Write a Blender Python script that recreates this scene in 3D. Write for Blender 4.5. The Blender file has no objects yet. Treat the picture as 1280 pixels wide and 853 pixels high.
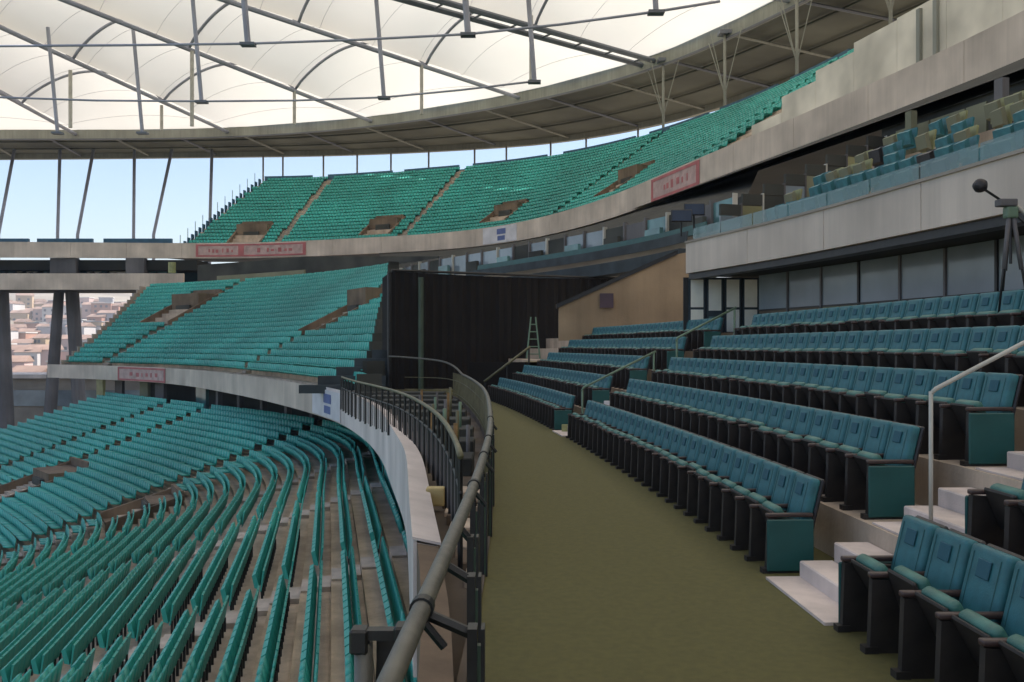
import bpy, bmesh, math, random
import numpy as np
from mathutils import Vector, Matrix
random.seed(7); rng = np.random.default_rng(7)
C = bpy.context.scene.collection
SC = bpy.context.scene
PI = math.pi

# ------------------------------------------------------------------ camera, world, sun, exposure
cam_d = bpy.data.cameras.new('camera'); cam = bpy.data.objects.new('camera', cam_d); C.objects.link(cam)
cam.location = (0, 0, 0); cam.rotation_euler = (PI / 2, 0, 0)
cam_d.sensor_width = 36; cam_d.lens = 1150 / 1280 * 36; cam_d.shift_y = 5.5 / 1280
cam_d.clip_start = 0.05; cam_d.clip_end = 6000
SC.camera = cam
SUN_EL, SUN_AZ = math.radians(56), math.radians(78)      # azimuth clockwise from +Y
world = bpy.data.worlds.new('World'); SC.world = world; world.use_nodes = True
wn = world.node_tree; wn.nodes.clear()
sky = wn.nodes.new('ShaderNodeTexSky'); sky.sky_type = 'NISHITA'; sky.sun_disc = False
sky.sun_elevation = SUN_EL; sky.sun_rotation = SUN_AZ
sky.air_density = 1.0; sky.dust_density = 1.4; sky.ozone_density = 1.0; sky.altitude = 10
bg = wn.nodes.new('ShaderNodeBackground'); bg.inputs['Strength'].default_value = 0.108
wo = wn.nodes.new('ShaderNodeOutputWorld')
wn.links.new(sky.outputs[0], bg.inputs[0]); wn.links.new(bg.outputs[0], wo.inputs[0])
sun_d = bpy.data.lights.new('sun', 'SUN'); sun = bpy.data.objects.new('sun', sun_d); C.objects.link(sun)
sun_d.energy = 4.3; sun_d.angle = math.radians(0.5); sun_d.color = (1, .95, .88)
sdir = Vector((math.sin(SUN_AZ) * math.cos(SUN_EL), math.cos(SUN_AZ) * math.cos(SUN_EL), math.sin(SUN_EL)))
sun.rotation_euler = sdir.to_track_quat('Z', 'Y').to_euler(); sun.location = (60, 20, 120)
SC.view_settings.view_transform = 'Standard'; SC.view_settings.look = 'None'
SC.view_settings.gamma = 1; SC.view_settings.use_curve_mapping = False
SC.view_settings.exposure = 1.18

# ------------------------------------------------------------------ materials
MATS = {}
def mat(name, col, rough=.7, var=.15, scale=1.5, col2=None, bump=.0, metal=0., detail=5, seg=None):
    if name in MATS: return MATS[name]
    m = bpy.data.materials.new(name); m.use_nodes = True; nt = m.node_tree; N = nt.nodes
    b = N['Principled BSDF']; b.inputs['Roughness'].default_value = rough; b.inputs['Metallic'].default_value = metal
    tc = N.new('ShaderNodeTexCoord'); nz = N.new('ShaderNodeTexNoise'); nz.inputs['Scale'].default_value = scale
    nz.inputs['Detail'].default_value = detail; nt.links.new(tc.outputs['Object'], nz.inputs['Vector'])
    cr = N.new('ShaderNodeValToRGB'); e = cr.color_ramp.elements
    if name in MATS: return MATS[name]
    c2 = col2 or tuple(c * (1 - var * 1.6) for c in col)
    c1 = tuple(min(1, c * (1 + var)) for c in col)
    e[0].position = .32; e[0].color = (*c2, 1); e[1].position = .68; e[1].color = (*c1, 1)
    nt.links.new(nz.outputs['Fac'], cr.inputs['Fac']); out = cr.outputs['Color']
    if seg:      # a coarser second patchiness so large surfaces do not read as one tone
        n2 = N.new('ShaderNodeTexNoise'); n2.inputs['Scale'].default_value = seg; n2.inputs['Detail'].default_value = 3
        nt.links.new(tc.outputs['Object'], n2.inputs['Vector'])
        mp = N.new('ShaderNodeMapRange'); mp.inputs['From Min'].default_value = .3; mp.inputs['From Max'].default_value = .7
        mp.inputs['To Min'].default_value = .72; mp.inputs['To Max'].default_value = 1.1
        nt.links.new(n2.outputs['Fac'], mp.inputs['Value'])
        mx = N.new('ShaderNodeMixRGB'); mx.blend_type = 'MULTIPLY'; mx.inputs['Fac'].default_value = 1
        nt.links.new(out, mx.inputs['Color1']); nt.links.new(mp.outputs[0], mx.inputs['Color2']); out = mx.outputs[0]
    nt.links.new(out, b.inputs['Base Color'])
    if bump:
        bp = N.new('ShaderNodeBump'); bp.inputs['Strength'].default_value = bump; bp.inputs['Distance'].default_value = .02
        n3 = N.new('ShaderNodeTexNoise'); n3.inputs['Scale'].default_value = scale * 18; nt.links.new(tc.outputs['Object'], n3.inputs['Vector'])
        nt.links.new(n3.outputs['Fac'], bp.inputs['Height']); nt.links.new(bp.outputs[0], b.inputs['Normal'])
    MATS[name] = m; return m

concrete = mat('tan_concrete', (.56, .44, .33), .85, .16, .9, bump=.3, seg=.15)
concrete_far = mat('grey_tan_concrete', (.36, .31, .255), .85, .1, .5, seg=.08)
fascia_m = mat('fascia_concrete', (.62, .52, .43), .8, .07, .35, seg=.3, bump=.15)
fascia_pale = mat('fascia_pale_paint', (.74, .65, .61), .6, .06, .5, seg=.4)
olive_floor = mat('olive_floor', (.106, .094, .024), .85, .07, 14, bump=.45, detail=9, col2=(.090, .081, .021))
step_paint = mat('pale_step_paint', (.70, .585, .52), .7, .07, 3, bump=.2, seg=1.2)
teal_fab = mat('teal_vinyl', (.028, .145, .165), .55, .2, 5, bump=.12)
teal_fab2 = mat('teal_vinyl_light', (.045, .16, .13), .5, .2, 4, bump=.1)
teal_panel = mat('teal_panel', (.008, .075, .07), .5, .1, 3)
black_pl = mat('black_plastic', (.018, .016, .018), .5, .3, 6)
dark_seat = mat('dark_seat_shell', (.022, .017, .014), .6, .3, 5)
arm_m = mat('dark_brown_arm', (.05, .028, .024), .45, .2, 8)
plastic = mat('teal_plastic_seat', (.034, .37, .31), .5, .12, .18, seg=.05)
metal_gr = mat('grey_green_steel', (.115, .11, .09), .42, .2, 9, bump=.15)
metal_lt = mat('pale_steel', (.45, .43, .37), .5, .12, 1.2)
metal_ol = mat('olive_steel', (.13, .12, .06), .5, .2, 3)
metal_gn = mat('pale_green_rail_paint', (.13, .20, .13), .5, .1, 3)
black_st = mat('black_steel', (.012, .012, .012), .45, .3, 6)
curtain_m = mat('black_curtain_cloth', (.009, .006, .0045), .95, .12, .6, seg=.3)
brown_wall = mat('ochre_brown_render', (.33, .235, .145), .85, .1, .7, seg=.25, bump=.2)
vom_m = mat('brown_vomitory_concrete', (.20, .14, .09), .9, .2, .6, seg=.25)
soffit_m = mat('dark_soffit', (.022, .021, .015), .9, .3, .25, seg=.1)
strip_m = mat('olive_roof_deck', (.125, .128, .098), .85, .3, .09, seg=.03)
strip_edge = mat('pale_olive_beam', (.30, .30, .25), .7, .12, .3)
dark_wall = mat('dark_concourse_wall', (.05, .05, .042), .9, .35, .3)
olive_wall = mat('olive_concourse_wall', (.20, .20, .13), .9, .15, .3)
glass_m = mat('blue_grey_glass', (.24, .28, .31), .12, .2, .35)
glass_warm = mat('curtained_glass', (.34, .32, .17), .3, .3, .5)
glass_teal = mat('pale_teal_glass', (.12, .24, .24), .15, .25, .4)
door_white = mat('cream_door_panel', (.78, .77, .66), .5, .07, 2)
red_m = mat('faded_red_board', (.44, .13, .13), .7, .15, .8)
white_m = mat('white_board', (.62, .60, .62), .7, .08, 1)
blue_m = mat('blue_print', (.10, .14, .32), .7, .1, 2)
yellow_m = mat('yellow_green_paint', (.30, .30, .13), .6, .2, 2)
column_m = mat('dark_grey_column', (.15, .14, .14), .85, .2, .2)
tube_m = mat('blue_grey_roof_steel', (.30, .31, .36), .55, .12, .3)
tube_d = mat('dark_roof_steel', (.12, .13, .15), .5, .12, .3)
pitch_m = mat('pitch_grass', (.06, .13, .03), .95, .2, .2)
ground_m = mat('dry_ground', (.26, .22, .17), .95, .2, .02, seg=.004)

def add_streaks(m, amt=.25):
    nt = m.node_tree; N = nt.nodes; b = N['Principled BSDF']; src = b.inputs['Base Color'].links[0].from_socket
    tc = N.new('ShaderNodeTexCoord'); mp = N.new('ShaderNodeMapping'); mp.inputs['Scale'].default_value = (2.2, 2.2, .12)
    nz = N.new('ShaderNodeTexNoise'); nz.inputs['Scale'].default_value = 1.0; nz.inputs['Detail'].default_value = 7; nz.inputs['Roughness'].default_value = .7
    nt.links.new(tc.outputs['Object'], mp.inputs[0]); nt.links.new(mp.outputs[0], nz.inputs['Vector'])
    mr = N.new('ShaderNodeMapRange'); mr.inputs['From Min'].default_value = .35; mr.inputs['From Max'].default_value = .7
    mr.inputs['To Min'].default_value = 1.04; mr.inputs['To Max'].default_value = 1-amt
    nt.links.new(nz.outputs['Fac'], mr.inputs['Value'])
    mx = N.new('ShaderNodeMixRGB'); mx.blend_type = 'MULTIPLY'; mx.inputs['Fac'].default_value = 1
    nt.links.new(src, mx.inputs['Color1']); nt.links.new(mr.outputs[0], mx.inputs['Color2']); nt.links.new(mx.outputs[0], b.inputs['Base Color'])
for m_, a_ in ((fascia_m, .14), (fascia_pale, .12), (brown_wall, .15), (vom_m, .3), (concrete, .25), (column_m, .25), (step_paint, .15), (strip_edge, .25)): add_streaks(m_, a_)
def mk_membrane():
    m = bpy.data.materials.new('white_roof_membrane'); m.use_nodes = True; nt = m.node_tree; N = nt.nodes; N.clear()
    o = N.new('ShaderNodeOutputMaterial'); mx = N.new('ShaderNodeMixShader'); mx.inputs[0].default_value = .40
    d = N.new('ShaderNodeBsdfDiffuse'); t = N.new('ShaderNodeBsdfTranslucent')
    tc = N.new('ShaderNodeTexCoord'); nz = N.new('ShaderNodeTexNoise'); nz.inputs['Scale'].default_value = .05; nz.inputs['Detail'].default_value = 6
    nt.links.new(tc.outputs['Object'], nz.inputs['Vector'])
    cr = N.new('ShaderNodeValToRGB'); e = cr.color_ramp.elements
    e[0].position = .3; e[0].color = (.72, .68, .60, 1); e[1].position = .7; e[1].color = (.82, .77, .68, 1)
    nt.links.new(nz.outputs['Fac'], cr.inputs['Fac'])
    nt.links.new(cr.outputs[0], d.inputs[0]); nt.links.new(cr.outputs[0], t.inputs[0])
    nt.links.new(d.outputs[0], mx.inputs[1]); nt.links.new(t.outputs[0], mx.inputs[2]); nt.links.new(mx.outputs[0], o.inputs[0])
    return m
membrane_m = mk_membrane()

# ------------------------------------------------------------------ mesh helpers
def link(name, me, parent=None, kind=None, loc=None):
    o = bpy.data.objects.new(name, me); C.objects.link(o)
    if parent is not None: o.parent = parent
    if kind: o['kind'] = kind
    if loc is not None: o.location = loc
    return o
def thing(name, label, cat, loc=(0, 0, 0), rz=0, group=None):
    o = bpy.data.objects.new(name, None); C.objects.link(o); o.location = loc; o.rotation_euler = (0, 0, rz)
    o.empty_display_size = .3
    o['label'] = label; o['category'] = cat
    if group: o['group'] = group
    return o
def tag(o, label, cat, group=None):
    o['label'] = label; o['category'] = cat
    if group: o['group'] = group
    return o
class MB:
    def __init__(s): s.v = []; s.f = []
    def add(s, V, F):
        n = len(s.v); s.v += [tuple(map(float, p)) for p in V]; s.f += [tuple(i + n for i in q) for q in F]; return s
    def box(s, x0, x1, y0, y1, z0, z1, M=None):
        V = [(x0,y0,z0),(x1,y0,z0),(x1,y1,z0),(x0,y1,z0),(x0,y0,z1),(x1,y0,z1),(x1,y1,z1),(x0,y1,z1)]
        if M is not None: V = [tuple(M @ Vector(p)) for p in V]
        return s.add(V, [(3,2,1,0),(4,5,6,7),(0,1,5,4),(1,2,6,5),(2,3,7,6),(3,0,4,7)])
    def tube(s, P, r, n=8, cap=True, r2=None):
        P = [Vector(p) for p in P]; m = len(P); rings = []
        for i, p in enumerate(P):
            t = (P[min(i+1, m-1)] - P[max(i-1, 0)]).normalized()
            a = Vector((0,0,1)) if abs(t.z) < .95 else Vector((1,0,0))
            u = t.cross(a).normalized(); w = t.cross(u).normalized()
            rr = r if r2 is None else r + (r2 - r) * i / max(1, m-1)
            rings.append([p + rr * (math.cos(2*PI*k/n) * u + math.sin(2*PI*k/n) * w) for k in range(n)])
        V = [q for R in rings for q in R]; F = []
        for i in range(m-1):
            for k in range(n):
                F.append((i*n+k, i*n+(k+1)%n, (i+1)*n+(k+1)%n, (i+1)*n+k))
        if cap: F += [tuple(range(n))[::-1], tuple((m-1)*n+k for k in range(n))]
        return s.add(V, F)
    def mesh(s, m, smooth=False, name='mesh'):
        me = bpy.data.meshes.new(name); me.from_pydata(s.v, [], s.f); me.materials.append(m)
        if smooth:
            me.polygons.foreach_set('use_smooth', [True]*len(me.polygons))
        me.update(); return me
    def obj(s, name, m, parent=None, kind=None, smooth=False, loc=None):
        return link(name, s.mesh(m, smooth, name), parent, kind, loc)
def rbox(dims, loc, rot=(0,0,0), bev=.02, seg=2):
    """bevelled box as bmesh-made (verts, faces)"""
    bm = bmesh.new(); bmesh.ops.create_cube(bm, size=1)
    for v in bm.verts: v.co = Vector((v.co.x*dims[0], v.co.y*dims[1], v.co.z*dims[2]))
    bmesh.ops.bevel(bm, geom=bm.edges[:], offset=bev, segments=seg, affect='EDGES', profile=.6)
    from mathutils import Euler
    M = Matrix.Translation(loc) @ Euler(rot).to_matrix().to_4x4()
    bm.transform(M); bm.verts.index_update()
    V = [v.co[:] for v in bm.verts]; F = [tuple(v.index for v in f.verts) for f in bm.faces]; bm.free(); return V, F

# ------------------------------------------------------------------ plan curves (x, y)
class Curve:
    def __init__(s, pts, smooth=6.):
        P = np.array(pts, float); n = len(P); out = []
        Q = np.vstack([2*P[0]-P[1], P, 2*P[-1]-P[-2]])
        for i in range(1, n):
            p0, p1, p2, p3 = Q[i-1], Q[i], Q[i+1], Q[i+2]
            t = np.linspace(0, 1, 40, endpoint=False)[:, None]
            d = [np.linalg.norm(b-a)**.5 for a, b in ((p0,p1),(p1,p2),(p2,p3))]
            t0 = 0; t1 = d[0]; t2 = t1+d[1]; t3 = t2+d[2]; T = t1+(t2-t1)*t
            A1=(t1-T)/(t1-t0)*p0+(T-t0)/(t1-t0)*p1; A2=(t2-T)/(t2-t1)*p1+(T-t1)/(t2-t1)*p2; A3=(t3-T)/(t3-t2)*p2+(T-t2)/(t3-t2)*p3
            B1=(t2-T)/(t2-t0)*A1+(T-t0)/(t2-t0)*A2; B2=(t3-T)/(t3-t1)*A2+(T-t1)/(t3-t1)*A3
            out.append((t2-T)/(t2-t1)*B1+(T-t1)/(t2-t1)*B2)
        R = np.vstack(out+[P[-1:]])
        L = np.concatenate([[0], np.cumsum(np.linalg.norm(np.diff(R, axis=0), axis=1))])
        s.L = L[-1]; s.g = np.arange(0, s.L, .25)
        X = np.interp(s.g, L, R[:,0]); Y = np.interp(s.g, L, R[:,1])
        k = max(1, int(smooth/.25)//2*2+1)
        if k > 1:
            w = np.hanning(k+2)[1:-1]; w /= w.sum()
            def sm(a):
                pad = k//2; l = 2*a[0]-a[1:pad+1][::-1]; r = 2*a[-1]-a[-pad-1:-1][::-1]
                return np.convolve(np.concatenate([l, a, r]), w, 'valid')
            X = sm(X); Y = sm(Y)
        s.X, s.Y = X, Y
        tx, ty = np.gradient(X), np.gradient(Y); l = np.hypot(tx, ty); s.NX, s.NY = ty/l, -tx/l     # outward = right of heading
    def at(s, t, o=0.):
        t = np.asarray(t, float)
        x = np.interp(t, s.g, s.X); y = np.interp(t, s.g, s.Y); nx = np.interp(t, s.g, s.NX); ny = np.interp(t, s.g, s.NY)
        l = np.hypot(nx, ny); nx, ny = nx/l, ny/l
        return x+o*nx, y+o*ny, nx, ny
    def s_y(s, y):  # arc position where Y = y (before it turns back)
        i = np.argmax(s.Y >= y); return s.g[i]
    def s_x(s, px, z=None):   # arc position seen along bearing px (column of the 1280 px wide photograph)
        b = (px-640)/1150.; ok = s.Y > 3
        d = np.where(ok, np.abs(s.X/np.maximum(s.Y, .1)-b), 9); return s.g[d.argmin()]
def back(z, pts):
    out = []
    for x, y in pts:
        Y = z*1150/(432-y); out.append(((x-640)/1150*Y, Y))
    return out
# fascia of the middle tier, from behind the camera round to the far end
M = Curve([(-6,-70),(-1.5,-40),(-.35,-18),(-.45,-2)] + back(-2.1, [(515,700),(505,620),(485,560),(450,520),(400,486),(300,469),(200,460),(60,456)]) + [(-66,108)], 9)
_mf = [(-6,-70),(-1.5,-40),(-.5,-18),(-.4,-4),(-.3,2),(-.27,4),(-.38,6),(-.57,8),(-.82,10),(-1.07,12),(-1.36,14.4),(-1.77,17.5),(-2.66,22.4),(-3.86,28.6),(-5.65,35.5),(-8.6,44)] + back(-2.1, [(300,469),(200,460),(60,456)]) + [(-66,108)]
MF = Curve(_mf, 2.5)
ML = Curve([(-6,-70),(-1.5,-40),(-.3,-18),(.3,-2),(-1.1,9),(-4.1,25),(-6.5,37),(-9.2,50),(-12.6,58),(-17.5,65),(-31,81),(-45,97),(-59,113)], 10)
W = Curve([(1.0,-30),(2.3,-14),(2.55,0),(2.42,8.6),(1.2,22.4),(-.8,36),(-3.6,48)], 8)                 # foot of the first padded row
RL = Curve([(-.55,-6),(-.5,0)] + back(-1.1, [(480,853),(545,710),(600,580),(613,520),(600,480),(562,463)])+[(-3.6,42.7),(-4.6,43.3),(-6.3,43.7)], 2)    # hand rail
S = Curve([(8.6,-30),(9.3,-8),(9.0,5),(7.9,14.2),(7.45,17),(6.6,21.4),(5.0,27.2)], 3)                # box-level fascia
UZ = 12.
U = Curve([(18,-60),(22,-30),(23.6,0),(23.6,20)] + back(UZ, [(1280,79),(1080,159),(880,232),(740,281),(640,303),(560,312),(450,318),(300,323),(0,322),(-260,322)]), 12)
RZ = 36.
RI = Curve([(36,-60),(41,-30),(43,0),(42.5,25),(41,50),(37,74)] + back(RZ, [(990,0),(815,78),(650,122),(460,152),(285,165),(0,168),(-260,166)]), 10)
RO = Curve([(56,-60),(63,-30),(66,0),(65,35),(58,75),(44,112)] + back(RZ, [(840,147),(700,173),(560,184),(420,190),(300,192),(0,195),(-260,195)]), 14)

def s_for(cur, px_, o):     # arc position whose outward offset point o lies on that bearing (far half of the bowl only)
    x, y, _, _ = cur.at(cur.g, o); d = np.where((y > 30), np.abs(x/np.maximum(y, 1)-(px_-640)/1150.), 9); return float(cur.g[d.argmin()])
def strip(mb, prof, cur, s0, s1, step=1.0, close=False):
    """sweep a profile [(offset, z), ...] along a curve"""
    n = max(2, int(math.ceil((s1-s0)/step))+1); t = np.linspace(s0, s1, n)
    cols = []
    for o, z in prof:
        x, y, _, _ = cur.at(t, o); cols.append(np.stack([x, y, np.full(n, z)], 1))
    m = len(prof); V = np.stack(cols, 1).reshape(-1, 3); F = []
    kk = m if close else m-1
    for i in range(n-1):
        for j in range(kk):
            a = i*m+j; b = i*m+(j+1)%m; F.append((a, b, b+m, a+m))
    if close: F += [tuple(range(m))[::-1], tuple((n-1)*m+j for j in range(m))]
    mb.add(V, F); return mb
def between(mb, A, B, za, zb, n=160, sa=None, sb=None):
    sa = sa or (0, A.L-.3); sb = sb or (0, B.L-.3)
    ta = np.linspace(*sa, n); tb = np.linspace(*sb, n)
    xa, ya, _, _ = A.at(ta); xb, yb, _, _ = B.at(tb)
    V = []; 
    for i in range(n): V += [(xa[i], ya[i], za), (xb[i], yb[i], zb)]
    mb.add(V, [(2*i, 2*i+1, 2*i+3, 2*i+2) for i in range(n-1)]); return mb
def panels(name, prof, cur, s0, s1, plen, gap, m, parent, step=1.0, kind=None, mats=None):
    """closed profile swept in separate panels with open joints"""
    n = max(1, int(round((s1-s0)/plen))); d = (s1-s0)/n
    for i in range(n):
        mb = strip(MB(), prof, cur, s0+i*d+gap/2, s0+(i+1)*d-gap/2, step, True)
        mb.obj(name, (mats[i % len(mats)] if mats else m), parent, kind)

# ------------------------------------------------------------------ ground, pitch, hill
g = MB()
GX = np.concatenate([np.linspace(-2600, -400, 12), np.linspace(-350, 350, 15), np.linspace(450, 2600, 10)])
GY = np.concatenate([np.linspace(-1500, 150, 12), np.linspace(180, 900, 30), np.linspace(960, 2600, 10)])
V = []
for y in GY:
    for x in GX:
        z = -15.
        if y > 230:
            r = y-230; z += 84*(1-math.exp(-(r/520)**1.5)) + 6*math.sin(x*.013+1.1)*min(1, r/300) + 3*math.sin(x*.041+y*.02)*min(1, r/300)
        V.append((x, y, z))
nx_ = len(GX); F = [(j*nx_+i, j*nx_+i+1, (j+1)*nx_+i+1, (j+1)*nx_+i) for j in range(len(GY)-1) for i in range(nx_-1)]
def hill_z(x, y):
    if y <= 230: return -15.
    r = y-230; return -15+84*(1-math.exp(-(r/520)**1.5)) + 6*math.sin(x*.013+1.1)*min(1, r/300) + 3*math.sin(x*.041+y*.02)*min(1, r/300)
g.add(V, F); g.obj('ground', ground_m, kind='structure')
MB().box(-125, -32, -60, 62, -14.99, -14.96).obj('pitch', pitch_m, kind='structure')

# ------------------------------------------------------------------ seat blocks: numpy stuff + individuals
SEATS = []      # (x, y, z, nx, ny, tier, row, s)
def seat_rows(cur, rows, z_at, o_at, s_rng, tier, pitch, masks):
    for r in range(rows):
        o = o_at(r); z = z_at(r); s0, s1 = s_rng(r)
        t = np.arange(s0+.3, s1-.3, pitch)
        # keep real spacing on the offset curve
        x, y, nx, ny = cur.at(t, o)
        d = np.concatenate([[0], np.cumsum(np.hypot(np.diff(x), np.diff(y)))]) if len(t) > 1 else np.zeros(len(t))
        if len(t) < 2: continue
        t = np.interp(np.arange(0, d[-1], pitch), d, t)
        keep = np.ones(len(t), bool)
        for kind_, a, hw, r0, r1 in masks:
            if r0 <= r <= r1:
                x0, y0, _, _ = cur.at(a, o); xx, yy, _, _ = cur.at(t, o)
                keep &= np.hypot(xx-x0, yy-y0) > hw
        t = t[keep]; x, y, nx, ny = cur.at(t, o)
        for i in range(len(t)): SEATS.append((x[i], y[i], z, nx[i], ny[i], tier, r, t[i]))

def terrace(parent, cur, rows, pitch, rise, o0, z0, s_rng, step=1.5, m=concrete):
    """one part per concrete step: tread with the riser up to the next one"""
    for r in range(rows):
        s0, s1 = s_rng(r); a = o0+r*pitch; z = z0+r*rise
        mb = strip(MB(), [(a, z-.6), (a, z), (a+pitch, z), (a+pitch, z-.6)], cur, s0, s1, step, True)
        mb.obj('terrace_step', m, parent)
def aisle(parent, cur, a, hw, rows, pitch, rise, o0, z0, m=concrete_far, r0=0, lift=.06, half=True):
    mb = MB()
    for r in range(r0, rows):
        x, y, nx, ny = [float(q) for q in cur.at(a, o0+r*pitch)]
        tx, ty = -ny, nx; z = z0+r*rise
        R = Matrix(((nx, tx, 0, x), (ny, ty, 0, y), (0, 0, 1, 0), (0, 0, 0, 1)))
        mb.box(.012, pitch*.5, -hw, hw, z+.003, z+lift, R)
        if half: mb.box(pitch*.5, pitch*.985, -hw, hw, z+.003, z+rise*.5, R)
    mb.obj('aisle_steps', m, parent)
def vomitory(parent, cur, a, hw, r0, r1, pitch, rise, o0, z0):
    x, y, nx, ny = [float(q) for q in cur.at(a, o0+r0*pitch)]
    tx, ty = -ny, nx; n = r1-r0+1; L = n*pitch; zb = z0+r0*rise; zt = z0+(r1+1)*rise
    R = Matrix(((nx, tx, 0, x), (ny, ty, 0, y), (0, 0, 1, 0), (0, 0, 0, 1)))
    for sgn in (-1, 1):
        y0, y1 = sorted((sgn*hw, sgn*(hw-.22)))
        V = [(-.1, y0, zb-.3), (L, y0, zb-.3), (L, y1, zb-.3), (-.1, y1, zb-.3), (-.1, y0, zb+.5), (L, y0, zt+.3), (L, y1, zt+.3), (-.1, y1, zb+.5)]
        MB().add([tuple(R @ Vector(p)) for p in V], [(3,2,1,0),(4,5,6,7),(0,1,5,4),(1,2,6,5),(2,3,7,6),(3,0,4,7)]).obj('vomitory_wall', vom_m, parent)
    MB().box(L-.25, L-.02, -hw+.23, hw-.23, zb-.3, zt+.5, R).obj('vomitory_wall', vom_m, parent)
    V = []
    MB().box(L*.55, L-.27, -hw+.24, hw-.24, zb+rise*n*.5, zt-.1, R).obj('vomitory_lintel', vom_m, parent)
    MB().box(.02, L*.55, -hw+.24, hw-.24, zb-.2, zb+.14, R).obj('vomitory_floor', vom_m, parent)
    MB().box(L*.5, L*.545, -hw*.45, hw*.45, zb+.15, zb+rise*n*.5+.5, R).obj('vomitory_shade_panel', dark_wall, parent)  # solid dark panel painted as the shade inside the opening

# ---- lower tier
low = thing('lower_tier', 'lower tier of concrete terraces with teal plastic seats sweeping round below the balcony', 'stand')
LP, LR, LN = .8, .275, 30
L_O0, L_Z0 = 1.6-LN*LP, -6+.34*1.6-LN*LR
s_near = ML.s_y(2) - 12
s_cutL = ML.s_x(112); s_cutM = M.s_x(66)
lo_rng = lambda r: (s_near, s_cutL + (LN-r)*.12)
terrace(low, ML, LN, LP, LR, L_O0, L_Z0, lo_rng)
sa1 = ML.s_y(25.0); lowA = [sa1-11.5, sa1, ML.s_y(37), ML.s_y(48), ML.s_y(60), ML.s_x(240), ML.s_x(192)]
lmask = [('a', a, .62, 0, 99) for a in lowA]
lv = [(ML.s_y(57.2), 1.8, 13, 17), (ML.s_x(247), 2.4, 9, 16)]
lmask += [('v', a, hw+.1, r0, r1) for a, hw, r0, r1 in lv]
for a in lowA: aisle(low, ML, a, .6, LN, LP, LR, L_O0, L_Z0, m=mat('tan_step_paint', (.48, .41, .35), .8, .12, 2) if a < sa1+22 else concrete_far)
for a, hw, r0, r1 in lv: vomitory(low, ML, a, hw, r0, r1, LP, LR, L_O0, L_Z0)
seat_rows(ML, LN, lambda r: L_Z0+r*LR, lambda r: L_O0+r*LP+.52, lo_rng, 'lower', .5, lmask)
# front wall to the pitch, back wall of the concourse under the balcony, end wall at the open side
strip(MB(), [(L_O0-.25, -15), (L_O0, -15), (L_O0, L_Z0+.02), (L_O0, L_Z0+.9), (L_O0-.25, L_Z0+.9)], ML, s_near, s_cutL+3, 2, True).obj('front_wall', fascia_m, low)
zt = L_Z0+LN*LR
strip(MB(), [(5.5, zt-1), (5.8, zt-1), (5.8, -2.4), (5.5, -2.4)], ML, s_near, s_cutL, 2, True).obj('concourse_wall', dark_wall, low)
strip(MB(), [(1.6, zt-.3), (5.5, zt-.3), (5.5, zt-.5), (1.6, zt-.5)], ML, s_near, s_cutL, 2, True).obj('concourse_floor', concrete, low)
for k, (px, col) in enumerate([(92, yellow_m), (115, glass_warm), (145, olive_wall), (165, yellow_m), (215, glass_teal)]):
    s = ML.s_x(px)
    for w_, (d0, d1) in enumerate(((0, 2.2),)):
        strip(MB(), [(3.0, zt-.3), (3.3, zt-.3), (3.3, -3.7), (3.0, -3.7)], ML, max(0, min(s, ML.L-4)), min(s+d1, ML.L-1), 1, True).obj('concourse_pillar_or_blob', col if k % 2 == 0 else column_m, low)  # yellow and tinted ones imitate glowing blobs, the rest are pillars
for k in range(16):
    s = ML.s_x(240)-k*4.2
    strip(MB(), [(2.2, zt-.3), (2.6, zt-.3), (2.6, -3.6), (2.2, -3.6)], ML, s, s+.45, 1, True).obj('concourse_pillar_or_blob', column_m, low)

# ---- middle tier, far end
mid = thing('middle_tier', 'middle tier at the far end with teal seats, balcony front and two brown stair openings', 'stand')
MP, MR, MN = .9, .49, 20
s_cor = M.s_y(51)
def mid_start(r):
    # the tier stops on a straight line running away from the black curtain
    o = 1.0+r*MP; t = M.g[M.g > 20]; x, y, _, _ = M.at(t, o)
    ex = -7.4-(y-46)*.105; ok = (x < ex) & (y > 40); return t[np.argmax(ok)]
mid_rng = lambda r: (mid_start(r), s_cutM + r*.38)
terrace(mid, M, MN, MP, MR, 1.0, -2.15, mid_rng)
midA = [s_for(M, 170, 5), s_for(M, 362, 5)]
mv = [(s_for(M, 222, 12), 2.8, 9, 16), (s_for(M, 432, 9.5), 2.4, 6, 13)]
mmask = [('a', a, .6, 0, 99) for a in midA] + [('v', a, hw+.1, r0, r1) for a, hw, r0, r1 in mv]
for a in midA: aisle(mid, M, a, .55, MN, MP, MR, 1.0, -2.15)
for a, hw, r0, r1 in mv: vomitory(mid, M, a, hw, r0, r1, MP, MR, 1.0, -2.15)
seat_rows(M, MN, lambda r: -2.15+r*MR, lambda r: 1.0+r*MP+.6, mid_rng, 'middle', .5, mmask)
# balcony front of the middle tier all the way round, in cast panels
panels('fascia_panel', [(-.22, -3.5), (.0, -3.5), (.0, -2.1), (-.22, -2.06)], MF, MF.s_y(9.55), MF.s_x(62), 6, .025, fascia_m, mid, 1.0)
panels('fascia_panel', [(-.22, -3.5), (.0, -3.5), (.0, -2.1), (-.22, -2.06)], MF, 20, MF.s_y(9.5), 6, .025, vom_m, mid, 1.0)
strip(MB(), [(-.27, -2.018), (.03, -2.09), (.03, -2.06), (-.27, -1.99)], MF, MF.s_y(9.6), MF.s_x(398), .8, True).obj('fascia_coping', fascia_pale, mid)
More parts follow.
